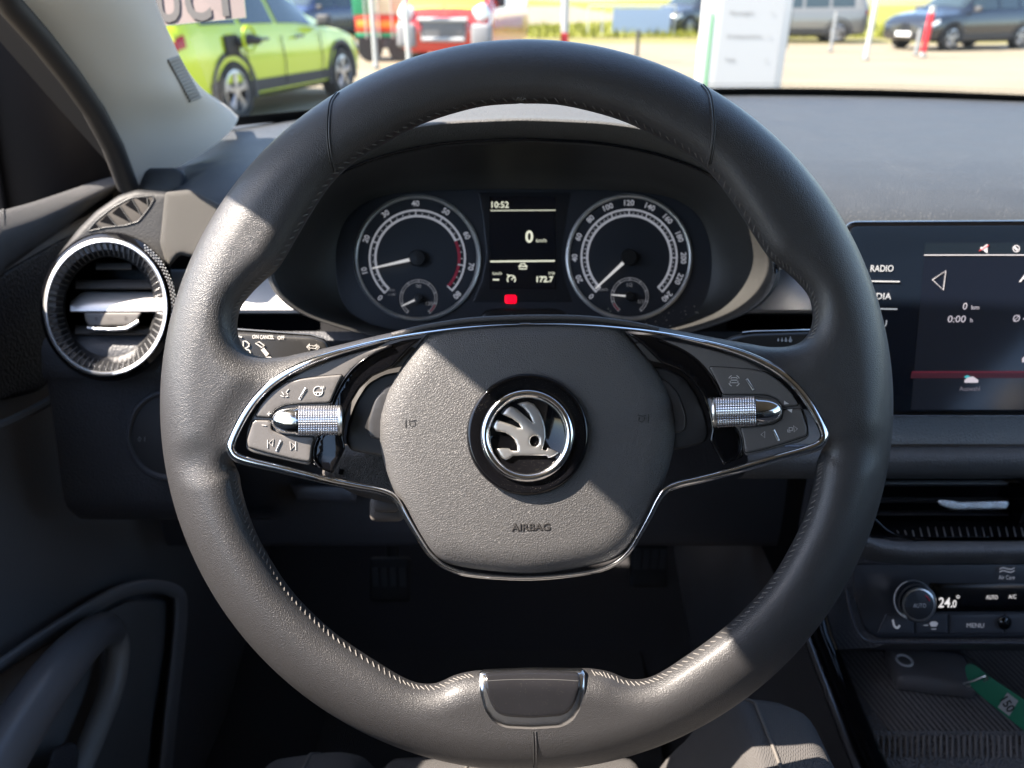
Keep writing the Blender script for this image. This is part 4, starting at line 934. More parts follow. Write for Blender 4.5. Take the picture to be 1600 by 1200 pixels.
def gauge(cx, cy, Rr, nm, a0, a1, labels, red, needle, sub, sublab, subneedle, unit):
    g = thing_part(nm, IC, mc(cx, cy, 0))
    mb = MB(); mb.lathe(cx, cy, [(Rr+2.5, 2), (Rr+1.5, 6), (Rr-1, 7.5), (Rr-3, 6), (Rr-4.5, 2)], mc, 96); link('bezel_ring', mb, mat('gauge ring', (.66, .65, .63), .45, .7), g)
    mb = MB(); mb.lathe(cx, cy, [(Rr-3, 2.2), (.01, 2.2)], mc, 64); link('dial_face', mb, DIAL, g)
    mb = MB(); n = len(labels)
    strokes([arc(cx, cy, 74.5, a0, a1, 60)], 3.0, mc, 3.2, mb); 
    if red: strokes([arc(cx, cy, 65.5, a0, red, 50)], 3.6, mc, 3.2, mb)
    else: strokes([arc(cx, cy, 65.5, a0, a1, 60)], 3.6, mc, 3.2, mb)
    for i in range((n-1)*4+1):
        a = math.radians(a0+(a1-a0)*i/((n-1)*4)); r0, r1, w_ = (64, 76, 2) if i % 4 == 0 else (68, 71, 1.2)
        strokes([[(cx+r0*math.cos(a), cy-r0*math.sin(a)), (cx+r1*math.cos(a), cy-r1*math.sin(a))]], w_, mc, 3.4, mb)
    for i, s in enumerate(labels):
        a = a0+(a1-a0)*i/(n-1); ar = math.radians(a); text(s, cx+85.5*math.cos(ar), cy-85.5*math.sin(ar), 8.8, mc, 3.8, rot=a-90, bold=.02, mb=mb)
    link('scale', mb, mat('dial print', (.33, .33, .36), .5, emit=((.85, .85, .92), .055)), g)
    if red: mb = strokes([arc(cx, cy, 65.5, red, a1, 20)], 4.4, mc, 3.3); link('red_zone', mb, REDP, g)
    sx, sy = sub
    mb = MB(); strokes([arc(sx, sy, 29, 232, -52, 30), arc(sx, sy, 25.5, 232, -52, 30)], 1.0, mc, 3.2, mb)
    for i in range(9):
        a = math.radians(232-284*i/8); strokes([[(sx+24.5*math.cos(a), sy-24.5*math.sin(a)), (sx+30*math.cos(a), sy-30*math.sin(a))]], 1.3, mc, 3.3, mb)
    for s, dx, dy in sublab: text(s, sx+dx, sy+dy, 6, mc, 3.8, mb=mb)
    if unit: 
        for j, u in enumerate(unit): text(u, cx-40, cy+50+j*7, 3.6 if len(unit) > 1 else 5, mc, 3.8, mb=mb)
    link('small_scale', mb, mat('dim dial print', (.13, .13, .145), .5, emit=((.85, .85, .92), .035)), g)
    a = math.radians(-20 if red else 206); b_ = math.radians(-48 if red else 232)
    mb = strokes([arc(sx, sy, 27.3, -22, -48, 6)] if red else [arc(sx, sy, 27.3, 204, 232, 6)], 3, mc, 3.6); link('small_red_zone', mb, mat('dim red print', (.28, .02, .04), .5), g)
    for (x, y, an, r0, r1, w0, hub) in ((cx, cy, needle, 12, 72, 5.2, 13), (sx, sy, subneedle, 6, 29, 3.2, 7)):
        c, s = math.cos(math.radians(an)), math.sin(math.radians(an)); nx, ny = -s, c
        P = lambda r, w_: (x+r*c+w_*nx/2, y-(r*s+w_*ny/2))
        mb = flat([P(r0, w0), P(r1, w0*.45), P(r1, -w0*.45), P(r0, -w0)], mc, 12, 2); link('needle', mb, mat('needle white', (.62, .60, .58), .4, emit=((1, .95, .9), .10)), g)
        mb = MB(); mb.lathe(x, y, [(hub, 6), (hub*.98, 14), (hub*.9, 16), (.01, 16.5)], mc, 40); link('needle_hub', mb, mat('needle hub', (.012, .012, .013), .35), g)
def thing_part(nm, par, loc):
    o = bpy.data.objects.new(nm, None); COL.objects.link(o); o.parent = par; o.location = loc-parent_world(par); o.empty_display_size = .01; return o
gauge(652, 403, 97, 'rev_counter', 227, -43, ['0', '10', '20', '30', '40', '50', '60', '70', '80'], 24, 193, (654, 466), [('90', 0, -19), ('130', 17, 8)], 205, ['1/min', 'x 100'])
gauge(983, 402, 97, 'speedometer', 226, -46, [str(i*20) for i in range(13)], None, 223, (984, 463), [('1/2', 0, -18), ('1/1', 17, 8)], 175, ['km/h'])
DP = thing_part('display', IC, mc(818, 385, 0))
mb = pillow([roundpoly([(747, 300), (892, 300), (886, 340), (878, 400), (884, 440), (896, 472), (738, 472), (752, 440), (760, 400), (754, 340)], 4)], mc, R=2, H=1.4, T=3, sp=6); link('panel', mb, mat('display surround', (.012, .013, .017), .3), DP)
mb = flat([(765, 307), (868, 307), (868, 452), (765, 452)], mc, 2.0, .4); link('screen', mb, mat('lcd dark', (.006, .007, .012), .25), DP)
mb = MB(); Z = 3.2
text('10:52', 768, 319.5, 10, mc, Z, width=27, bold=.012, mb=mb, align='l'); strokes([[(766, 329), (868, 328.4)]], 1.2, mc, Z, mb)
text('0', 827, 369, 19, mc, Z, width=12, bold=.02, mb=mb); text('km/h', 846, 375.5, 5.6, mc, Z, mb=mb, width=16)
strokes([[(766, 408.6), (867, 407.6)]], 2.4, mc, Z, mb)
text('km/h', 777, 427, 5, mc, Z, mb=mb, width=14); strokes([[(770, 437), (780, 437)]], 2.2, mc, Z, mb); text('trip', 862, 426, 5, mc, Z, mb=mb, width=10); text('172.7', 851.5, 436, 9, mc, Z, width=26, bold=.03, mb=mb)
strokes([arc(799, 436.5, 6.2, -40, 220, 12)], 1.8, mc, Z, mb); strokes([[(799, 437), (803, 433)], [(792, 429), (796, 431)]], 1.6, mc, Z, mb)
strokes([[(811, 420), (812, 416), (814, 412), (820, 412), (822, 416), (823, 420), (811, 420)], [(810, 416), (824, 416)]], 1.7, mc, Z, mb)
link('readout', mb, LCD, DP)
mb = pillow([roundpoly([(790, 461), (805, 461), (807, 463), (807, 472), (805, 474), (791, 474), (789, 472), (789, 463)], 2)], mc, R=2, H=1, T=1, sp=2, zf=lambda x, y: 3); link('brake_lamp', mb, LCDR, DP)
mb = strokes([arc(798, 467.5, 4, 0, 360, 14)], .9, mc, 4.6); link('lamp_symbol', mb, mat('lamp dark', (.2, 0, 0), .5, emit=((.5, 0, 0), .12)), DP)
mb = pillow([roundpoly([(756, 486), (772, 482), (868, 482), (886, 488), (896, 512), (744, 512)], 6)], mc, R=4, H=5, T=3, sp=5); rb = link('reset_button', mb, mat('reset button', (.012, .012, .014), .3), IC)
mb = text('0.0 / SET', 822, 494, 5.5, mc, 6.5, width=52, bold=.01); link('reset_text', mb, mat('reset print', (.2, .2, .2), .5), rb)
# dusty lower lens in front of the dials
mb = MB()
rnd = random.Random(3)
for i in range(70):
    x = rnd.uniform(935, 1092); y = rnd.uniform(478, 512)
    if rnd.random() > (x-900)/170: continue
    r_ = rnd.choice((.00025, .0003, .0006)); c_ = mc(x, y, 8); mb.add([c_+RT*r_*math.cos(q)+UP*r_*math.sin(q) for q in [k*math.pi/3 for k in range(6)]], [tuple(range(6))])
link('dust_specks', mb, mat('dust', (.35, .33, .28), .9), IC)

# ================================================================== TOUCHSCREEN
TS = thing('touchscreen', 'black touchscreen with RADIO and MEDIA keys right of the steering wheel', 'touchscreen', W(1500, 650, .56))
TD = .555; mt2 = onD(TD)
mb = pillow([roundpoly([(1318, 347), (2060, 343), (2060, 650), (1330, 650)], [22, 22, 22, 14], 8)], mt2, R=4, H=4, T=30, sp=10); link('housing', mb, GLOSSC, TS)
mb = ribbon(roundpoly([(1318, 347), (2060, 343), (2060, 650), (1330, 650)], [22, 22, 22, 14], 8), 3, mt2, 1, 3, 6, True); link('chrome_edge', mb, mat('edge chrome', (.5, .5, .5), .2, 1), TS)
mb = pillow([roundpoly([(1326, 354), (2050, 350), (2050, 643), (1338, 643)], 16)], mt2, R=1, H=1, T=2, sp=12, zf=lambda x, y: 3.6); sc_ = link('glass', mb, SCREENB, TS)
Z = 6
mb = MB(); text('RADIO', 1378, 419, 10.5, mt2, Z, width=36, shear=.12, mb=mb); text('MEDIA', 1371, 462.5, 10.5, mt2, Z, width=42, shear=.12, mb=mb); text('MENU', 1367, 505, 10.5, mt2, Z, width=38, shear=.12, mb=mb)
strokes([[(1340, 439), (1406, 440)], [(1340, 482), (1402, 483)]], 1.8, mt2, Z, mb); link('side_keys', mb, mat('key light', (.3, .3, .3), .5, emit=((.8, .82, .85), .12)), sc_)
SB = mat('screen backlight', (.004, .006, .012), .1, emit=((.16, .20, .30), .008)); 
mb = flat([(1446, 378), (1980, 378), (1980, 640), (1423, 640)], mt2, 4.7, .3); link('lit_area', mb, SB, sc_)
mb = flat([(1446, 379), (1980, 379), (1980, 397), (1444, 397)], mt2, 5.2, .1); link('status_bar', mb, mat('status bar', (.006, .01, .016), .1, emit=((.2, .28, .36), .008)), sc_)
mb = MB(); strokes([[(1444, 398.5), (1980, 398)]], 1.3, mt2, Z, mb); strokes([[(1457, 437), (1478, 423), (1474, 453), (1457, 437)]], 1.5, mt2, Z, mb)
text('Assistenz', 1592, 432, 17, mt2, Z, width=110, shear=.2, mb=mb, align='l')
text('0', 1508, 478, 11, mt2, Z, shear=.15, mb=mb); text('km', 1524, 480, 7, mt2, Z, mb=mb, width=12); text('0:00', 1495, 498, 11, mt2, Z, width=28, shear=.15, mb=mb); text('h', 1518, 500, 7, mt2, Z, mb=mb); text('Ø 4.7', 1600, 497, 11, mt2, Z, width=34, shear=.15, mb=mb)
flat([(1532, 386), (1536, 386), (1543, 381), (1543, 396), (1536, 391), (1532, 391)], mt2, Z, mb=mb); strokes([arc(1588, 388.5, 5, 0, 360, 14)], 1.3, mt2, Z, mb); strokes([[(1585, 386), (1590, 391)]], 3, mt2, Z, mb)
flat([(1507, 594), (1512, 590), (1520, 588), (1526, 592), (1529, 594), (1528, 598), (1507, 598)], mt2, Z, mb=mb); flat([(1597, 560), (1606, 552), (1640, 552), (1650, 562), (1640, 566), (1597, 566)], mt2, Z, mb=mb)
link('screen_text', mb, mat('screen text', (.3, .3, .3), .5, emit=((.85, .74, .80), .14)), sc_)
mb = text('Auswahl', 1515, 607, 7, mt2, Z, width=32); link('dim_text', mb, mat('dim screen text', (.2, .2, .2), .5, emit=((.6, .5, .6), .05)), sc_)
mb = flat([(1425, 580), (1980, 579), (1980, 582), (1425, 583)], mt2, 5.4, .2); link('red_line', mb, mat('red glow line', (.05, 0, 0), .4, emit=((.75, .04, .12), .022)), sc_)
mb = flat([(1424, 583.2), (1980, 582.2), (1980, 590), (1423, 591)], mt2, 5.2, .1); link('red_band', mb, mat('red band', (.04, 0, 0), .4, emit=((.5, .03, .10), .012)), sc_)
mb = MB(); mb.add([mt2(1506, 589, Z), mt2(1511, 586, Z), mt2(1516, 588, Z), mt2(1511, 592, Z)], [(0, 1, 2, 3)]); link('leaf_icon', mb, mat('leaf blue', (0, .2, .2), .5, emit=((.1, .7, .75), .12)), sc_)
mb = strokes([[(1530, 392), (1545, 383)]], 1.2, mt2, Z+.8); link('mute_bar', mb, mat('mute red', (.3, 0, 0), .5, emit=((.9, .2, .2), .1)), sc_)

# ================================================================== STALKS AND COLUMN
def stalk(nm, label, side):
    return thing(nm, label, 'stalk', W(820+side*330, 540, .47), 'stalks behind the steering wheel')
ms = onD(.47)
S1 = stalk('indicator_stalk', 'left indicator stalk printed ON CANCEL OFF behind the steering wheel', -1)
mb = pillow([roundpoly([(300, 516), (372, 516), (430, 520), (490, 523), (510, 530), (518, 546), (512, 566), (470, 590), (300, 600)], 8)], ms, R=9, H=14, T=14, sp=4); link('lever', mb, mat('stalk plastic', (.022, .021, .020), .35, dust=(900, .1, DU)), S1)
mb = ribbon([(300, 515), (372, 515), (430, 519), (485, 523), (505, 529)], 4, ms, 4, 6, 5); link('top_edge', mb, mat('stalk edge', (.2, .2, .2), .2, .6), S1)
mb = MB(); Z = 15.5
text('ON', 399, 526, 6, ms, Z, width=10, bold=.02, mb=mb); text('CANCEL', 417, 526.5, 6, ms, Z, width=22, bold=.02, mb=mb); text('OFF', 439, 527.5, 6, ms, Z, width=11, bold=.02, mb=mb)
strokes([[(380, 533), (384, 533), (389, 537), (389, 541), (384, 544), (380, 544), (380, 533)], arc(386, 551, 5, 130, -130, 8), [(405, 534), (413, 540), (409, 543), (399, 536), (405, 534)], [(484, 543), (480, 541), (484, 539)], [(492, 539), (496, 542), (492, 545)]], 1.6, ms, Z, mb)
strokes([[(410, 545), (418, 555)]], 6, ms, Z, mb); strokes([[(415, 559), (422, 558), (426, 562)], [(372, 525), (378, 527)]], 2, ms, Z, mb)
arw = [(479, 542), (484, 537), (484, 540), (489, 540), (489, 544), (484, 544), (484, 547), (479, 542)]
strokes([arw, [(978-x, y+.6) for x, y in arw]], 1.0, ms, Z, mb); link('printing', mb, mat('stalk print', (.55, .52, .48), .5), S1)
S2 = stalk('wiper_stalk', 'right wiper stalk with a row of grey drops behind the steering wheel', 1)
mb = pillow([roundpoly([(1124, 536), (1140, 526), (1172, 519), (1260, 516), (1340, 516), (1340, 590), (1150, 590)], 8)], ms, R=9, H=14, T=14, sp=4); link('lever', mb, mat('stalk plastic'+'2', (.022, .021, .020), .35), S2)
mb = ribbon([(1160, 520), (1175, 518), (1260, 516), (1340, 516)], 4, ms, 4, 6, 5); link('top_edge', mb, mat('stalk edge bright', (.5, .5, .5), .2, .9), S2)
mb = MB()
for x, r_ in ((1216, 1.6), (1222, 1.9), (1228, 2.3), (1235, 2.9)):
    flat([(x+r_*math.cos(k*math.pi/5), 532-r_*math.sin(k*math.pi/5)) for k in range(10)], ms, Z, mb=mb); flat([(x-r_*.8, 531), (x, 531-r_*2.1), (x+r_*.8, 531)], ms, Z, mb=mb)
link('printing', mb, mat('drop print', (.45, .47, .5), .5), S2)
SCOL = thing('steering_column', 'grainy plastic column shroud glimpsed behind the steering wheel hub', 'steering column', W(823, 700, .47))
mb = pillow([roundpoly([(500, 745), (515, 705), (535, 692), (560, 700), (600, 640), (740, 640), (760, 700), (760, 745), (750, 785), (720, 795), (650, 795), (560, 775)], 14)], onD(.450), R=22, H=30, T=90, sp=8); link('lower_shroud', mb, mat('shroud grain', (.085, .077, .070), .6, bump=('leather', 700, .0004)), SCOL)
mb = pillow([roundpoly([(560, 560), (640, 515), (800, 520), (820, 560), (820, 660), (545, 660)], 20)], onD(.47), R=22, H=20, T=60, sp=8); link('upper_shroud', mb, mat('shroud top', (.06, .056, .052), .5), SCOL)
mb = MB(); mb.tube([mm_ for mm_ in (onD(.45)(534, 733, 30.5), onD(.45)(532, 741, 30.5))], .0014, 8); link('screw_hole', mb, DARKP, SCOL)
mb = MB(); mb.box(W(607, 793, .50), (.022, .02, .016), Matrix.Rotation(-TH, 3, 'X'), .004); mb.box(W(612, 780, .51), (.016, .05, .010), Matrix.Rotation(-TH, 3, 'X'), .003); link('adjust_lever', mb, mat('lever grey', (.13, .12, .11), .5), SCOL)
# ================================================================== STEERING WHEEL
DW = .39; mw = onD(DW); CX, CY = 823, 633; PHI = math.radians(1.2)
SW = thing('steering_wheel', 'black leather steering wheel with chrome trimmed spokes and AIRBAG hub', 'steering wheel', W(CX, CY, DW))
def mirp(p):
    x, y = p[0]-CX, -(p[1]-CY); c, s = math.cos(-PHI), math.sin(-PHI); x, y = x*c-y*s, x*s+y*c
    x = -x; c, s = math.cos(PHI), math.sin(PHI); x, y = x*c-y*s, x*s+y*c; return (CX+x, CY-y)
def mirl(l): return [mirp(p) for p in l]
def both(l): return l+mirl(l)[::-1]
RO = 573
outer = [(CX+RO*math.cos(a), CY-RO*math.sin(a)*.998) for a in [2*math.pi*k/260 for k in range(260)]]
upL = [(815, 162), (757, 166), (700, 180), (648, 199), (600, 225), (556, 252), (521, 284), (490, 328), (462, 375), (436, 418), (412, 440), (392, 460), (376, 482), (371, 508), (375, 532), (388, 550), (410, 558), (440, 558), (470, 552), (525, 540), (570, 529), (615, 519), (680, 507), (750, 499), (826, 496)]
loL = [(825, 503), (762, 506), (700, 512), (640, 521), (600, 529), (560, 539), (515, 551), (472, 566), (430, 588), (402, 612), (380, 640), (362, 673), (354, 697), (358, 712), (366, 724), (374, 742), (378, 765), (388, 800), (403, 838), (423, 874), (444, 907), (468, 937), (496, 965), (525, 990), (560, 1015), (596, 1038), (628, 1057), (654, 1067), (682, 1067), (710, 1055), (735, 1049), (760, 1047), (831, 1046)]
def dedupe(l): 
    m = both(l); out = []
    for p in m:
        if not out or math.hypot(p[0]-out[-1][0], p[1]-out[-1][1]) > 3: out.append(p)
    if math.hypot(out[0][0]-out[-1][0], out[0][1]-out[-1][1]) < 3: out.pop()
    return out
UPo = cr(dedupe(upL), True, 4); LOo = cr(dedupe(loL), True, 4)
trimL = [(825, 503), (762, 506), (700, 512), (640, 521), (600, 529), (560, 539), (515, 551), (472, 566), (430, 588), (402, 612), (380, 640), (362, 673), (354, 697), (358, 712), (366, 724)]
trimE = resample(cr(both(trimL), False, 3), 6, False)
tA = np.array(trimE)
HR = 50
def rimh(V, d):
    h = None
    dt = np.full(len(V), 1e9)
    for i in range(0, len(V), 4000): dt[i:i+4000] = np.sqrt(((V[i:i+4000, None]-tA)**2).sum(2).min(1))
    # beside the chrome the cover only dips a little
    dall = dist_ab(V)
    hA = HR*ell(dall/52)
    b = np.clip(dt/46, 0, 1); b = b*b*(3-2*b)
    side_ = (np.abs(V[:, 0]-CX) > 100)
    return hA*(.88+.12*b)
_ab = None
def dist_ab(V):
    lo = [p for p in LOo]; keep = []
    segs = []
    for l, cut in ((outer, False), (UPo, False), (LOo, True)):
        l = resample(l, 4); n = len(l)
        for i in range(n):
            a, b = l[i], l[(i+1) % n]
            if cut and np.sqrt(((tA-np.array(a))**2).sum(1).min()) < 7: continue
            segs.append((a, b))
    A = np.array([s[0] for s in segs]); B = np.array([s[1] for s in segs]); D = B-A; L2 = (D**2).sum(1)+1e-9; out = np.empty(len(V))
    for i in range(0, len(V), 3000):
        Q = V[i:i+3000]; t = np.clip(((Q[:, None]-A)*D).sum(2)/L2, 0, 1); out[i:i+3000] = np.sqrt(((Q[:, None]-A-D*t[..., None])**2).sum(2).min(1))
    return out
mb = pillow([outer, UPo, LOo], mw, R=52, H=HR, sp=5, step=9, mirror=True, hf=rimh, rings=(.015, .05, .1, .17, .26, .37, .5, .64, .8, .95))
RIM = link('rim', mb, LEATHER, SW, ang=75)
def hz(x, y): return float(rimh(np.array([[x, y]]), None)[0])
# stitching along the inner edge
mb = MB()
def stitch(loop, off, sp=18, w_=1.8, ln=9):
    l = resample(loop, sp); n = len(l); pts_ = []
    for i in range(n):
        a = np.array(l[i]); t = np.array(l[(i+1) % n])-np.array(l[i-1]); t = t/np.linalg.norm(t); nn = np.array([-t[1], t[0]])
        q = a+nn*off
        if not inside(np.array([q]), [outer, UPo, LOo])[0]: nn = -nn; q = a+nn*off
        if 528 < a[1] < 600 or (590 < a[0] < 1050 and 430 < a[1] < 560): continue
        if np.sqrt(((tA-a)**2).sum(1).min()) < 14: continue
        if 735 < a[0] < 925 and a[1] > 1000: continue
        jt = random.uniform(-1.2, 1.2); d0 = q-t*ln*.38-nn*(off*.5+jt); d1 = q+t*ln*.38+nn*(off*.3+jt)
        pts_.append((d0, d1))
    V = np.array([p for pr in pts_ for p in pr]); H_ = rimh(V, None)
    for k, (d0, d1) in enumerate(pts_):
        mid = (d0+d1)/2; z0, z1 = H_[2*k], H_[2*k+1]
        mb.tube([mw(*d0, z0-.5), mw(*mid, (z0+z1)/2+1.6), mw(*d1, z1-.3)], w_*.5*DW/F, 5)
        e0 = mid; 
stitch(UPo, 7.5); stitch(LOo, 7.5); link('stitching', mb, THREAD, SW)
def seam(pts, nm='seam', r=1.3, lift=.0, m=SEAM):
    l = resample(cr(pts, n=6), 4, False); V = np.array(l); H_ = rimh(V, None); mb = MB()
    mb.tube([mw(p[0], p[1], h+lift) for p, h in zip(l, H_)], r*DW/F, 6); return link(nm, mb, m, SW)
sL = [(526, 144), (516, 158), (512, 180), (511, 210), (514, 240), (520, 268)]
for l in (sL, mirl(sL)): seam(l); seam([(x+(3.5 if l is sL else -3.5), y+1) for x, y in l], 'seam_welt', 1.6, .2, LEATHER)
seam([(833, 1143), (834, 1165), (834, 1190), (834, 1204)], r=1.2); seam([(837, 1143), (838, 1165), (838, 1190), (838, 1204)], 'seam_welt', 1.6, .1, LEATHER)

# ---- airbag cover
padL = [(826, 508), (740, 510), (690, 514), (668, 522), (646, 548), (622, 582), (602, 622), (593, 662), (595, 700), (604, 736), (618, 772), (636, 808), (655, 840), (674, 864), (700, 880), (750, 890), (830, 896)]
PADo = cr(dedupe(padL), True, 4)
pc = (825, 700)
def crown(x, y): return 12 + 13*(1-((x-pc[0])**2+(y-pc[1])**2)/250**2)
mb = pillow([PADo], mw, R=40, H=22, T=60, sp=5, step=10, zf=crown, rings=(.02, .08, .16, .27, .4, .55, .72, .9)); PAD = link('airbag_cover', mb, PADM, SW, ang=80)
def pz(x, y): return crown(x, y)+22
mb = text('AIRBAG', 829.6, 823.6, 11.8, lambda x, y, z: mw(x, y, pz(x, y)+z), .3, rot=1.2, width=61, bold=.035); LT = link('lettering_shade', mb, mat('emboss shade', (.012, .011, .011), .5), PAD)  # dark bolder copy under the letters, painted as their relief shade
mb = text('AIRBAG', 829, 823, 11.2, lambda x, y, z: mw(x, y, pz(x, y)+z), 1.3, rot=1.2, width=60); link('raised_face', mb, mat('letter face', (.05, .046, .044), .5), LT)
mpd = lambda x, y, z: mw(x, y, pz(x, y)+z-1)
def horn(x, y, s):
    m = MB(); strokes([[(x-8*s, y-6), (x-8*s, y+7)], [(x-4*s, y-4), (x+1*s, y-3), (x+8*s, y-5)], [(x-2*s, y-2), (x-2*s, y+3), (x+2*s, y+6), (x+7*s, y+4), (x+6*s, y-2)]], 1.0, mpd, 1.1, m); return m
link('horn_mark', horn(642, 661, 1), mat('emboss shade', (.012, .011, .011), .5), PAD); link('horn_mark', horn(*mirp((642, 661)), -1), mat('emboss shade', (.012, .011, .011), .5), PAD)  # strokes darkened to stand for the shade of embossed horn marks
# ---- emblem
ex, ey = 824.5, 679; ez = pz(ex, ey)+5
EM = lambda x, y, z: mw(x, y, ez+z)
mb = MB(); mb.lathe(ex, ey, [(95.5, -6), (94.5, 2), (92.5, 4.5), (89, 5), (76, 2.5), (60, 1), (58, -1), (.01, -1)], EM, 128); EB = link('emblem', mb, mat('emblem black', (.004, .004, .005), .07, dust=(1500, .09, DU)), SW, ang=50)
mb = MB(); mb.lathe(824, 681, [(73.5, 1), (73, 5), (71, 8.5), (67.5, 10.5), (64, 10), (60.5, 7), (58.5, 3), (58, -1)], EM, 128); link('emblem_ring', mb, mat('emblem chrome', (.85, .85, .86), .13, 1.0), EB, ang=80)
wing = [(398, 736), (440, 730), (500, 733), (512, 748), (565, 755), (562, 710), (540, 660), (505, 628), (460, 605), (390, 595), (369, 565), (378, 525), (402, 500), (440, 512), (520, 540), (562, 560), (600, 568), (575, 530), (520, 490), (440, 457), (475, 412), (512, 388), (560, 410), (620, 462), (690, 525), (660, 460), (615, 405), (563, 371), (600, 357), (648, 350), (700, 372), (745, 430), (775, 495), (795, 575), (797, 640), (782, 700), (769, 742), (800, 750), (812, 727), (860, 745), (905, 768), (862, 798), (815, 814), (806, 793), (600, 793), (530, 796), (500, 820), (470, 830), (440, 812), (418, 775)]
zo = lambda p: (700+p[0]/5.216, 560+p[1]/5.216)
wl_ = [zo(p) for p in wing]; eye = [zo((705+38*math.cos(a), 675+44*math.sin(a))) for a in [k*math.pi/8 for k in range(16)]]
mb = pillow([wl_, eye], EM, R=2.2, H=4, T=3, sp=1.6, step=3, rings=(.1, .35, .7)); link('emblem_figure', mb, mat('satin emblem', (.72, .70, .67), .40, 1.0, bump=('noise', 1500, .00002)), EB, ang=45)

# ---- chrome frame loop
frL = [(827, 506), (762, 509), (700, 515), (640, 524), (600, 532), (560, 542), (515, 555), (474, 570), (434, 592), (406, 616), (385, 643), (368, 674), (360, 695), (362, 707), (372, 716), (395, 723), (430, 731), (470, 741), (520, 753), (560, 761), (592, 767), (612, 775), (624, 789), (637, 812), (655, 842), (674, 869), (702, 889), (745, 899), (830, 903)]
wdL = [5, 5, 5, 5.5, 6.5, 8, 9.5, 11, 13, 14, 15, 15, 15, 15, 15, 14, 13.5, 13, 12.5, 12, 11.5, 11, 10, 9, 8.5, 8.5, 8.5, 8.5, 8.5]
FRM = both(frL); WD = wdL+wdL[::-1]
pw = [(x, y, w_) for (x, y), w_ in zip(FRM, WD)]
q = [pw[0]]
for p in pw[1:]:
    if math.hypot(p[0]-q[-1][0], p[1]-q[-1][1]) > 3: q.append(p)
if math.hypot(q[0][0]-q[-1][0], q[0][1]-q[-1][1]) < 3: q.pop()
P3 = cr(q, True, 5); path = [(p[0], p[1]) for p in P3]; wds = [p[2] for p in P3]
zfr = lambda x, y: 22+18*min(1, (abs(x-CX)/330)**1.5) - 6*max(0, (y-780)/120)
prof = [(-1, -1), (-1, 0), (-.93, .28), (-.62, .80), (-.30, 1.0), (.05, 1.0), (.50, .72), (.93, .22), (1, 0), (1, -1)]
mb = ribbon(path, wds, mw, 0, 5, 14, True, prof=prof, zf=zfr); link('chrome_frame', mb, CHROME, SW, ang=35)
# soft black crown above the frame
cb = [(612, 524), (660, 512), (720, 502), (770, 498), (826, 496)]
mb = ribbon(cr(both(cb), n=4), 9, mw, 18, 6, 12); link('crown_strip', mb, mat('crown soft', (.05, .048, .048), .55, bump=('cells', 1100, .0001)), SW)

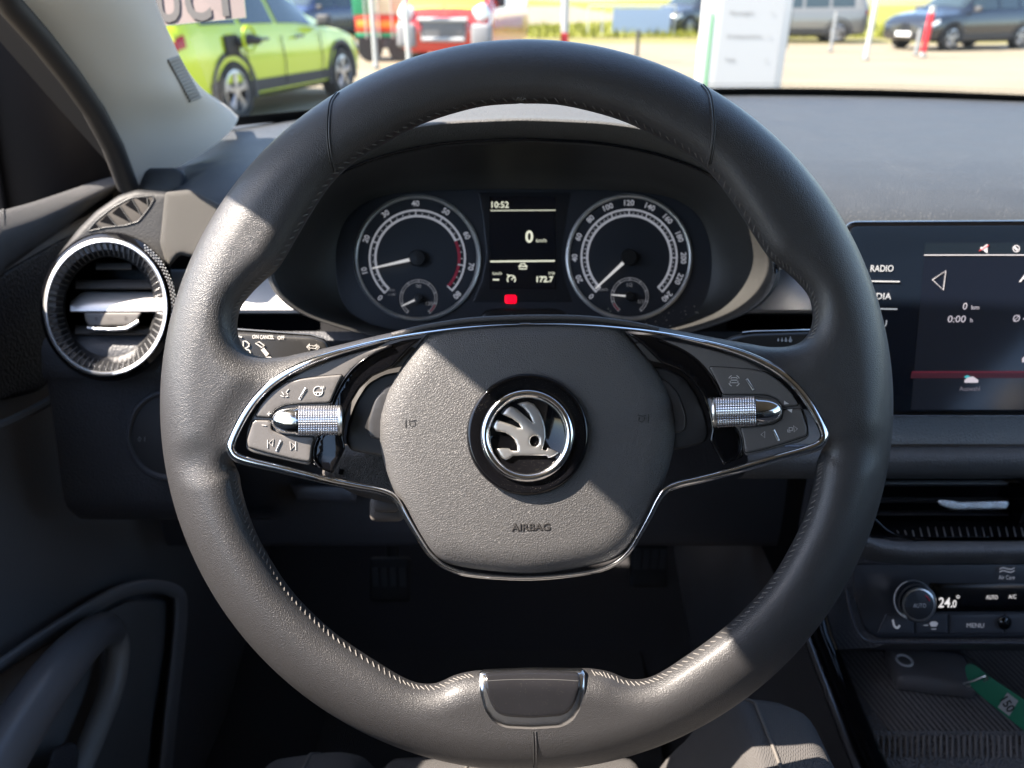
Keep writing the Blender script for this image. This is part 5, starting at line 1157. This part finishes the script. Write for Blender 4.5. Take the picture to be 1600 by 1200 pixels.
# ---- control pods (left traced, right mirrored)
podL = [(384, 700), (386, 672), (396, 648), (412, 624), (440, 599), (480, 577), (520, 562), (565, 549), (612, 538), (600, 545), (575, 558), (556, 572), (541, 588), (528, 606), (518, 628), (512, 655), (496, 684), (490, 700), (489, 716), (484, 727), (460, 722), (420, 713), (394, 707)]
glossL = [(630, 532), (600, 541), (572, 556), (552, 572), (537, 590), (525, 609), (516, 632), (511, 660), (494, 686), (489, 708), (488, 728), (520, 742), (508, 735), (540, 700), (536, 684), (540, 655), (548, 630), (562, 607), (582, 588), (612, 575), (640, 545), (660, 528)]
mp2 = onD(DW, 14)
def pod(M, sgn, lit):
    ml = (lambda l: mirl(l)) if sgn < 0 else (lambda l: l)
    t = thing_part('control_pod', SW, mp2(*M((440, 650)), 20))
    mb = pillow([ml(roundpoly(podL, 5, 3))], mp2, R=4, H=3, T=20, sp=4, zf=lambda x, y: 18); link('face', mb, BUTTON, t, ang=50)
    b1 = [(398, 651), (408, 632), (424, 614), (446, 598), (468, 592), (500, 588), (536, 585), (527, 603), (516, 629), (470, 631), (446, 633), (430, 641), (424, 653)]
    b2 = [(395, 656), (424, 657), (425, 672), (440, 679), (470, 682), (491, 682), (487, 700), (485, 722), (460, 718), (420, 708), (388, 699), (386, 688)]
    for b_ in (b1, b2):
        mb = pillow([ml(roundpoly(b_, 4, 3))], mp2, R=3.5, H=3, T=10, sp=2.6, zf=lambda x, y: 22.5); link('button', mb, BUTTON, t, ang=60)
    mb = MB()
    for b_ in (b1, b2): s_ = ribbon(ml(roundpoly(b_, 4, 3)), 2.4, mp2, 20.6, .6, 1, True); mb.add(s_.v, s_.f)
    link('button_gap', mb, DARKP, t)
    for l in ([(478, 606), (468, 624)], [(439, 688), (432, 705)]):
        mb = ribbon(ml(l), 4.2, mp2, 25, 2, 2); link('divider_bar', mb, CHROMEB, t)
        mb = ribbon(ml([(l[0][0]-.3, l[0][1]+2), (l[1][0]+.3, l[1][1]-2)]), 1.6, mp2, 27, .4, 1); link('divider_slot', mb, mat('bar slot', (.06, .06, .06), .3), t)
    # gloss surround
    mb = pillow([ml(roundpoly(glossL[:11]+[(520, 740)]+glossL[13:], 4, 3))], mp2, R=5, H=4, T=30, sp=4, zf=lambda x, y: 12); link('gloss_surround', mb, GLOSSC, t, ang=60)
    mb = ribbon(ml(cr([(612, 540), (578, 556), (555, 573), (538, 593), (525, 616), (518, 632)], n=5)), 5, mp2, 17, 5, 6); link('gloss_edge', mb, GLOSSC, t)
    mb = ribbon(ml(cr([(497, 684), (491, 700), (491, 718), (500, 731)], n=5)), 5, mp2, 17, 5, 6); link('gloss_edge', mb, GLOSSC, t)
    # dark insert panel between pod and hub
    ins = [(556, 628), (574, 600), (600, 585), (640, 578), (640, 720), (590, 712), (548, 704), (540, 690), (544, 660)]
    inn_ = [(574, 660), (586, 622), (604, 602), (650, 590), (650, 692), (600, 688), (576, 684)]
    mb = pillow([ml(roundpoly(ins, 10, 4))], mp2, R=5, H=6, T=10, sp=5, zf=lambda x, y: -6); link('insert_frame', mb, BLACKM, t)
    mb = pillow([ml(roundpoly(inn_, 9, 4))], mp2, R=5, H=3, T=10, sp=5, zf=lambda x, y: 0); link('insert_panel', mb, mat('insert plastic', (.035, .034, .035), .4), t)
    # bright wedge at the top by the hub
    wd_ = [(604, 578), (622, 540), (632, 536), (650, 545), (630, 572)]
    mb = pillow([ml(roundpoly(wd_, 2, 3))], mp2, R=3, H=4, T=20, sp=3, zf=lambda x, y: 0); link('bracket', mb, mat('bracket plastic', (.06, .056, .052), .45), t)
    # knurled roller and nose
    z0 = 27; cy_ = 657; a = PHI
    def rp(u, r, an):     # u along the axis, an round it
        x = 424+u; y = cy_ - r*math.sin(an) - (x-495)*math.tan(a)*(.5); z = z0+r*math.cos(an)*.8
        return mp2(*M((x, y)), z)
    mb = MB(); rws = []
    NU = 16
    for i in range(NU*3+1):
        u = 42+62*i/(NU*3); rws.append([rp(u, 22.4-(0 if (i % 3 == 0 or k % 3 == 0) else -1.1), 2*math.pi*k/108) for k in range(108)])
    mb.grid(rws, True); RL = link('roller', mb, mat('knurled roller', (.66, .66, .70), .25, 1.0), t, smooth=False)
    mb = MB(); mb.grid([[rp(u, r, 2*math.pi*k/48) for k in range(48)] for u, r in ((104, 20), (104.5, 23.4), (107, 23.6), (110, 21), (111, 15), (111.2, .1))], True); link('roller_end', mb, CHROMEB, RL)
    mb = MB(); mb.grid([[rp(u, r, 2*math.pi*k/48) for k in range(48)] for u, r in ((37.5, 20), (38, 23), (41, 23), (42, 21))], True); link('roller_collar', mb, CHROME, RL)
    mb = MB(); mb.grid([[rp(38*(1-math.cos(b*math.pi/2/10)), max(.1, 21.5*math.sin(b*math.pi/2/10)**.8), 2*math.pi*k/48) for k in range(48)] for b in range(11)], True); link('roller_nose', mb, CHROME, t)
    return t
idn = lambda p: p
PL = pod(idn, 1, True); PRr = pod(mirp, -1, False)
PL['label'] = 'left spoke controls'; PRr['label'] = 'right spoke controls'
ICN = mat('control icons', (.62, .60, .58), .5)
Z = 26.2
mb = MB()    # left icons
strokes([[(418, 687), (418, 700)], [(427, 686), (420, 692), (426, 697), (427, 686)], [(453, 690), (461, 696), (454, 703), (453, 690)], [(462, 690), (462, 703)], [(417, 647), (424, 646)], [(420.5, 643), (420, 650)], [(409, 664), (416, 665)]], 1.0, mp2, Z, mb)
strokes([arc(497, 611, 7.2, 0, 360, 20), [(491, 613), (503, 613)], [(495, 613), (494, 617)], [(499, 613), (500, 617)]], 1.2, mp2, Z, mb)
strokes([[(500, 604), (501, 608)], [(503, 603), (504, 608)], [(506, 603), (506, 607)]], .9, mp2, Z, mb)
strokes([[(440, 612), (444, 617)], [(438, 618), (443, 620)], [(451, 608), (447, 613), (450, 616)], [(446, 620), (450, 619)]], 1.0, mp2, Z, mb)
link('icons', mb, ICN, PL)
mb = MB()    # right icons
strokes([arc(1147, 595, 9, 25, 65, 5), arc(1147, 595, 9, 115, 155, 5), arc(1147, 595, 9, 205, 245, 5), arc(1147, 595, 9, 295, 335, 5), [(1142, 592), (1143, 590), (1151, 590), (1152, 592)], [(1142, 594), (1152, 594)], [(1141, 599), (1141, 595)], [(1153, 599), (1153, 595)], [(1143, 598), (1151, 598)]], 1.2, mp2, Z, mb)
strokes([[(1195, 674), (1189, 679), (1195, 684), (1195, 674)], [(1240, 665), (1246, 670), (1241, 675), (1240, 665)], [(1233, 668), (1238, 668), (1238, 673), (1233, 673), (1233, 668)], [(1231, 671), (1231, 675), (1235, 675)]], 1.0, mp2, Z, mb)
flat([(1225, 626), (1233, 631), (1225, 632)], mp2, Z, mb=mb); flat([(1230, 640), (1238, 639), (1237, 645)], mp2, Z, mb=mb)
link('icons', mb, ICN, PRr)

# ---- bottom clasp on the rim
oc = [(748, 1052), (754, 1046), (830, 1043), (910, 1044), (914, 1050), (914, 1080), (908, 1108), (896, 1128), (878, 1138), (832, 1141), (790, 1139), (770, 1130), (756, 1110), (749, 1082)]
HB = thing_part('rim_clasp', SW, mw(831, 1090, 46))
zc = lambda x, y: 50 if y > 1082 else 50-((1082-y)/40)**2*22
mb = pillow([roundpoly(oc, 8)], mw, R=10, H=4, T=30, sp=3, step=6, zf=lambda x, y: zc(x, y)-2, rings=(.05, .15, .3, .5, .8)); link('bezel', mb, mat('bezel chrome', (.85, .85, .85), .2, 1.0), HB, ang=60)
ic = [(757, 1051), (830, 1046), (905, 1050), (907, 1072), (899, 1098), (890, 1112), (876, 1119), (832, 1122), (792, 1120), (776, 1114), (766, 1098), (758, 1072)]
mb = pillow([roundpoly(ic, 8)], mw, R=6, H=3, T=6, sp=3, step=6, zf=lambda x, y: zc(x, y)+2.2); link('insert', mb, mat('clasp black', (.014, .014, .016), .18, dust=(950, .07, (.16, .15, .12)), var=(60, .2)), HB, ang=60)
mb = ribbon(cr([(760, 1064), (795, 1062), (832, 1061.5), (870, 1062), (904, 1064)], n=4), 1.4, lambda x, y, z: mw(x, y, z+zc(x, y)+5), 0, .5, .5); link('crease', mb, mat('crease shine', (.06, .06, .06), .2), HB)
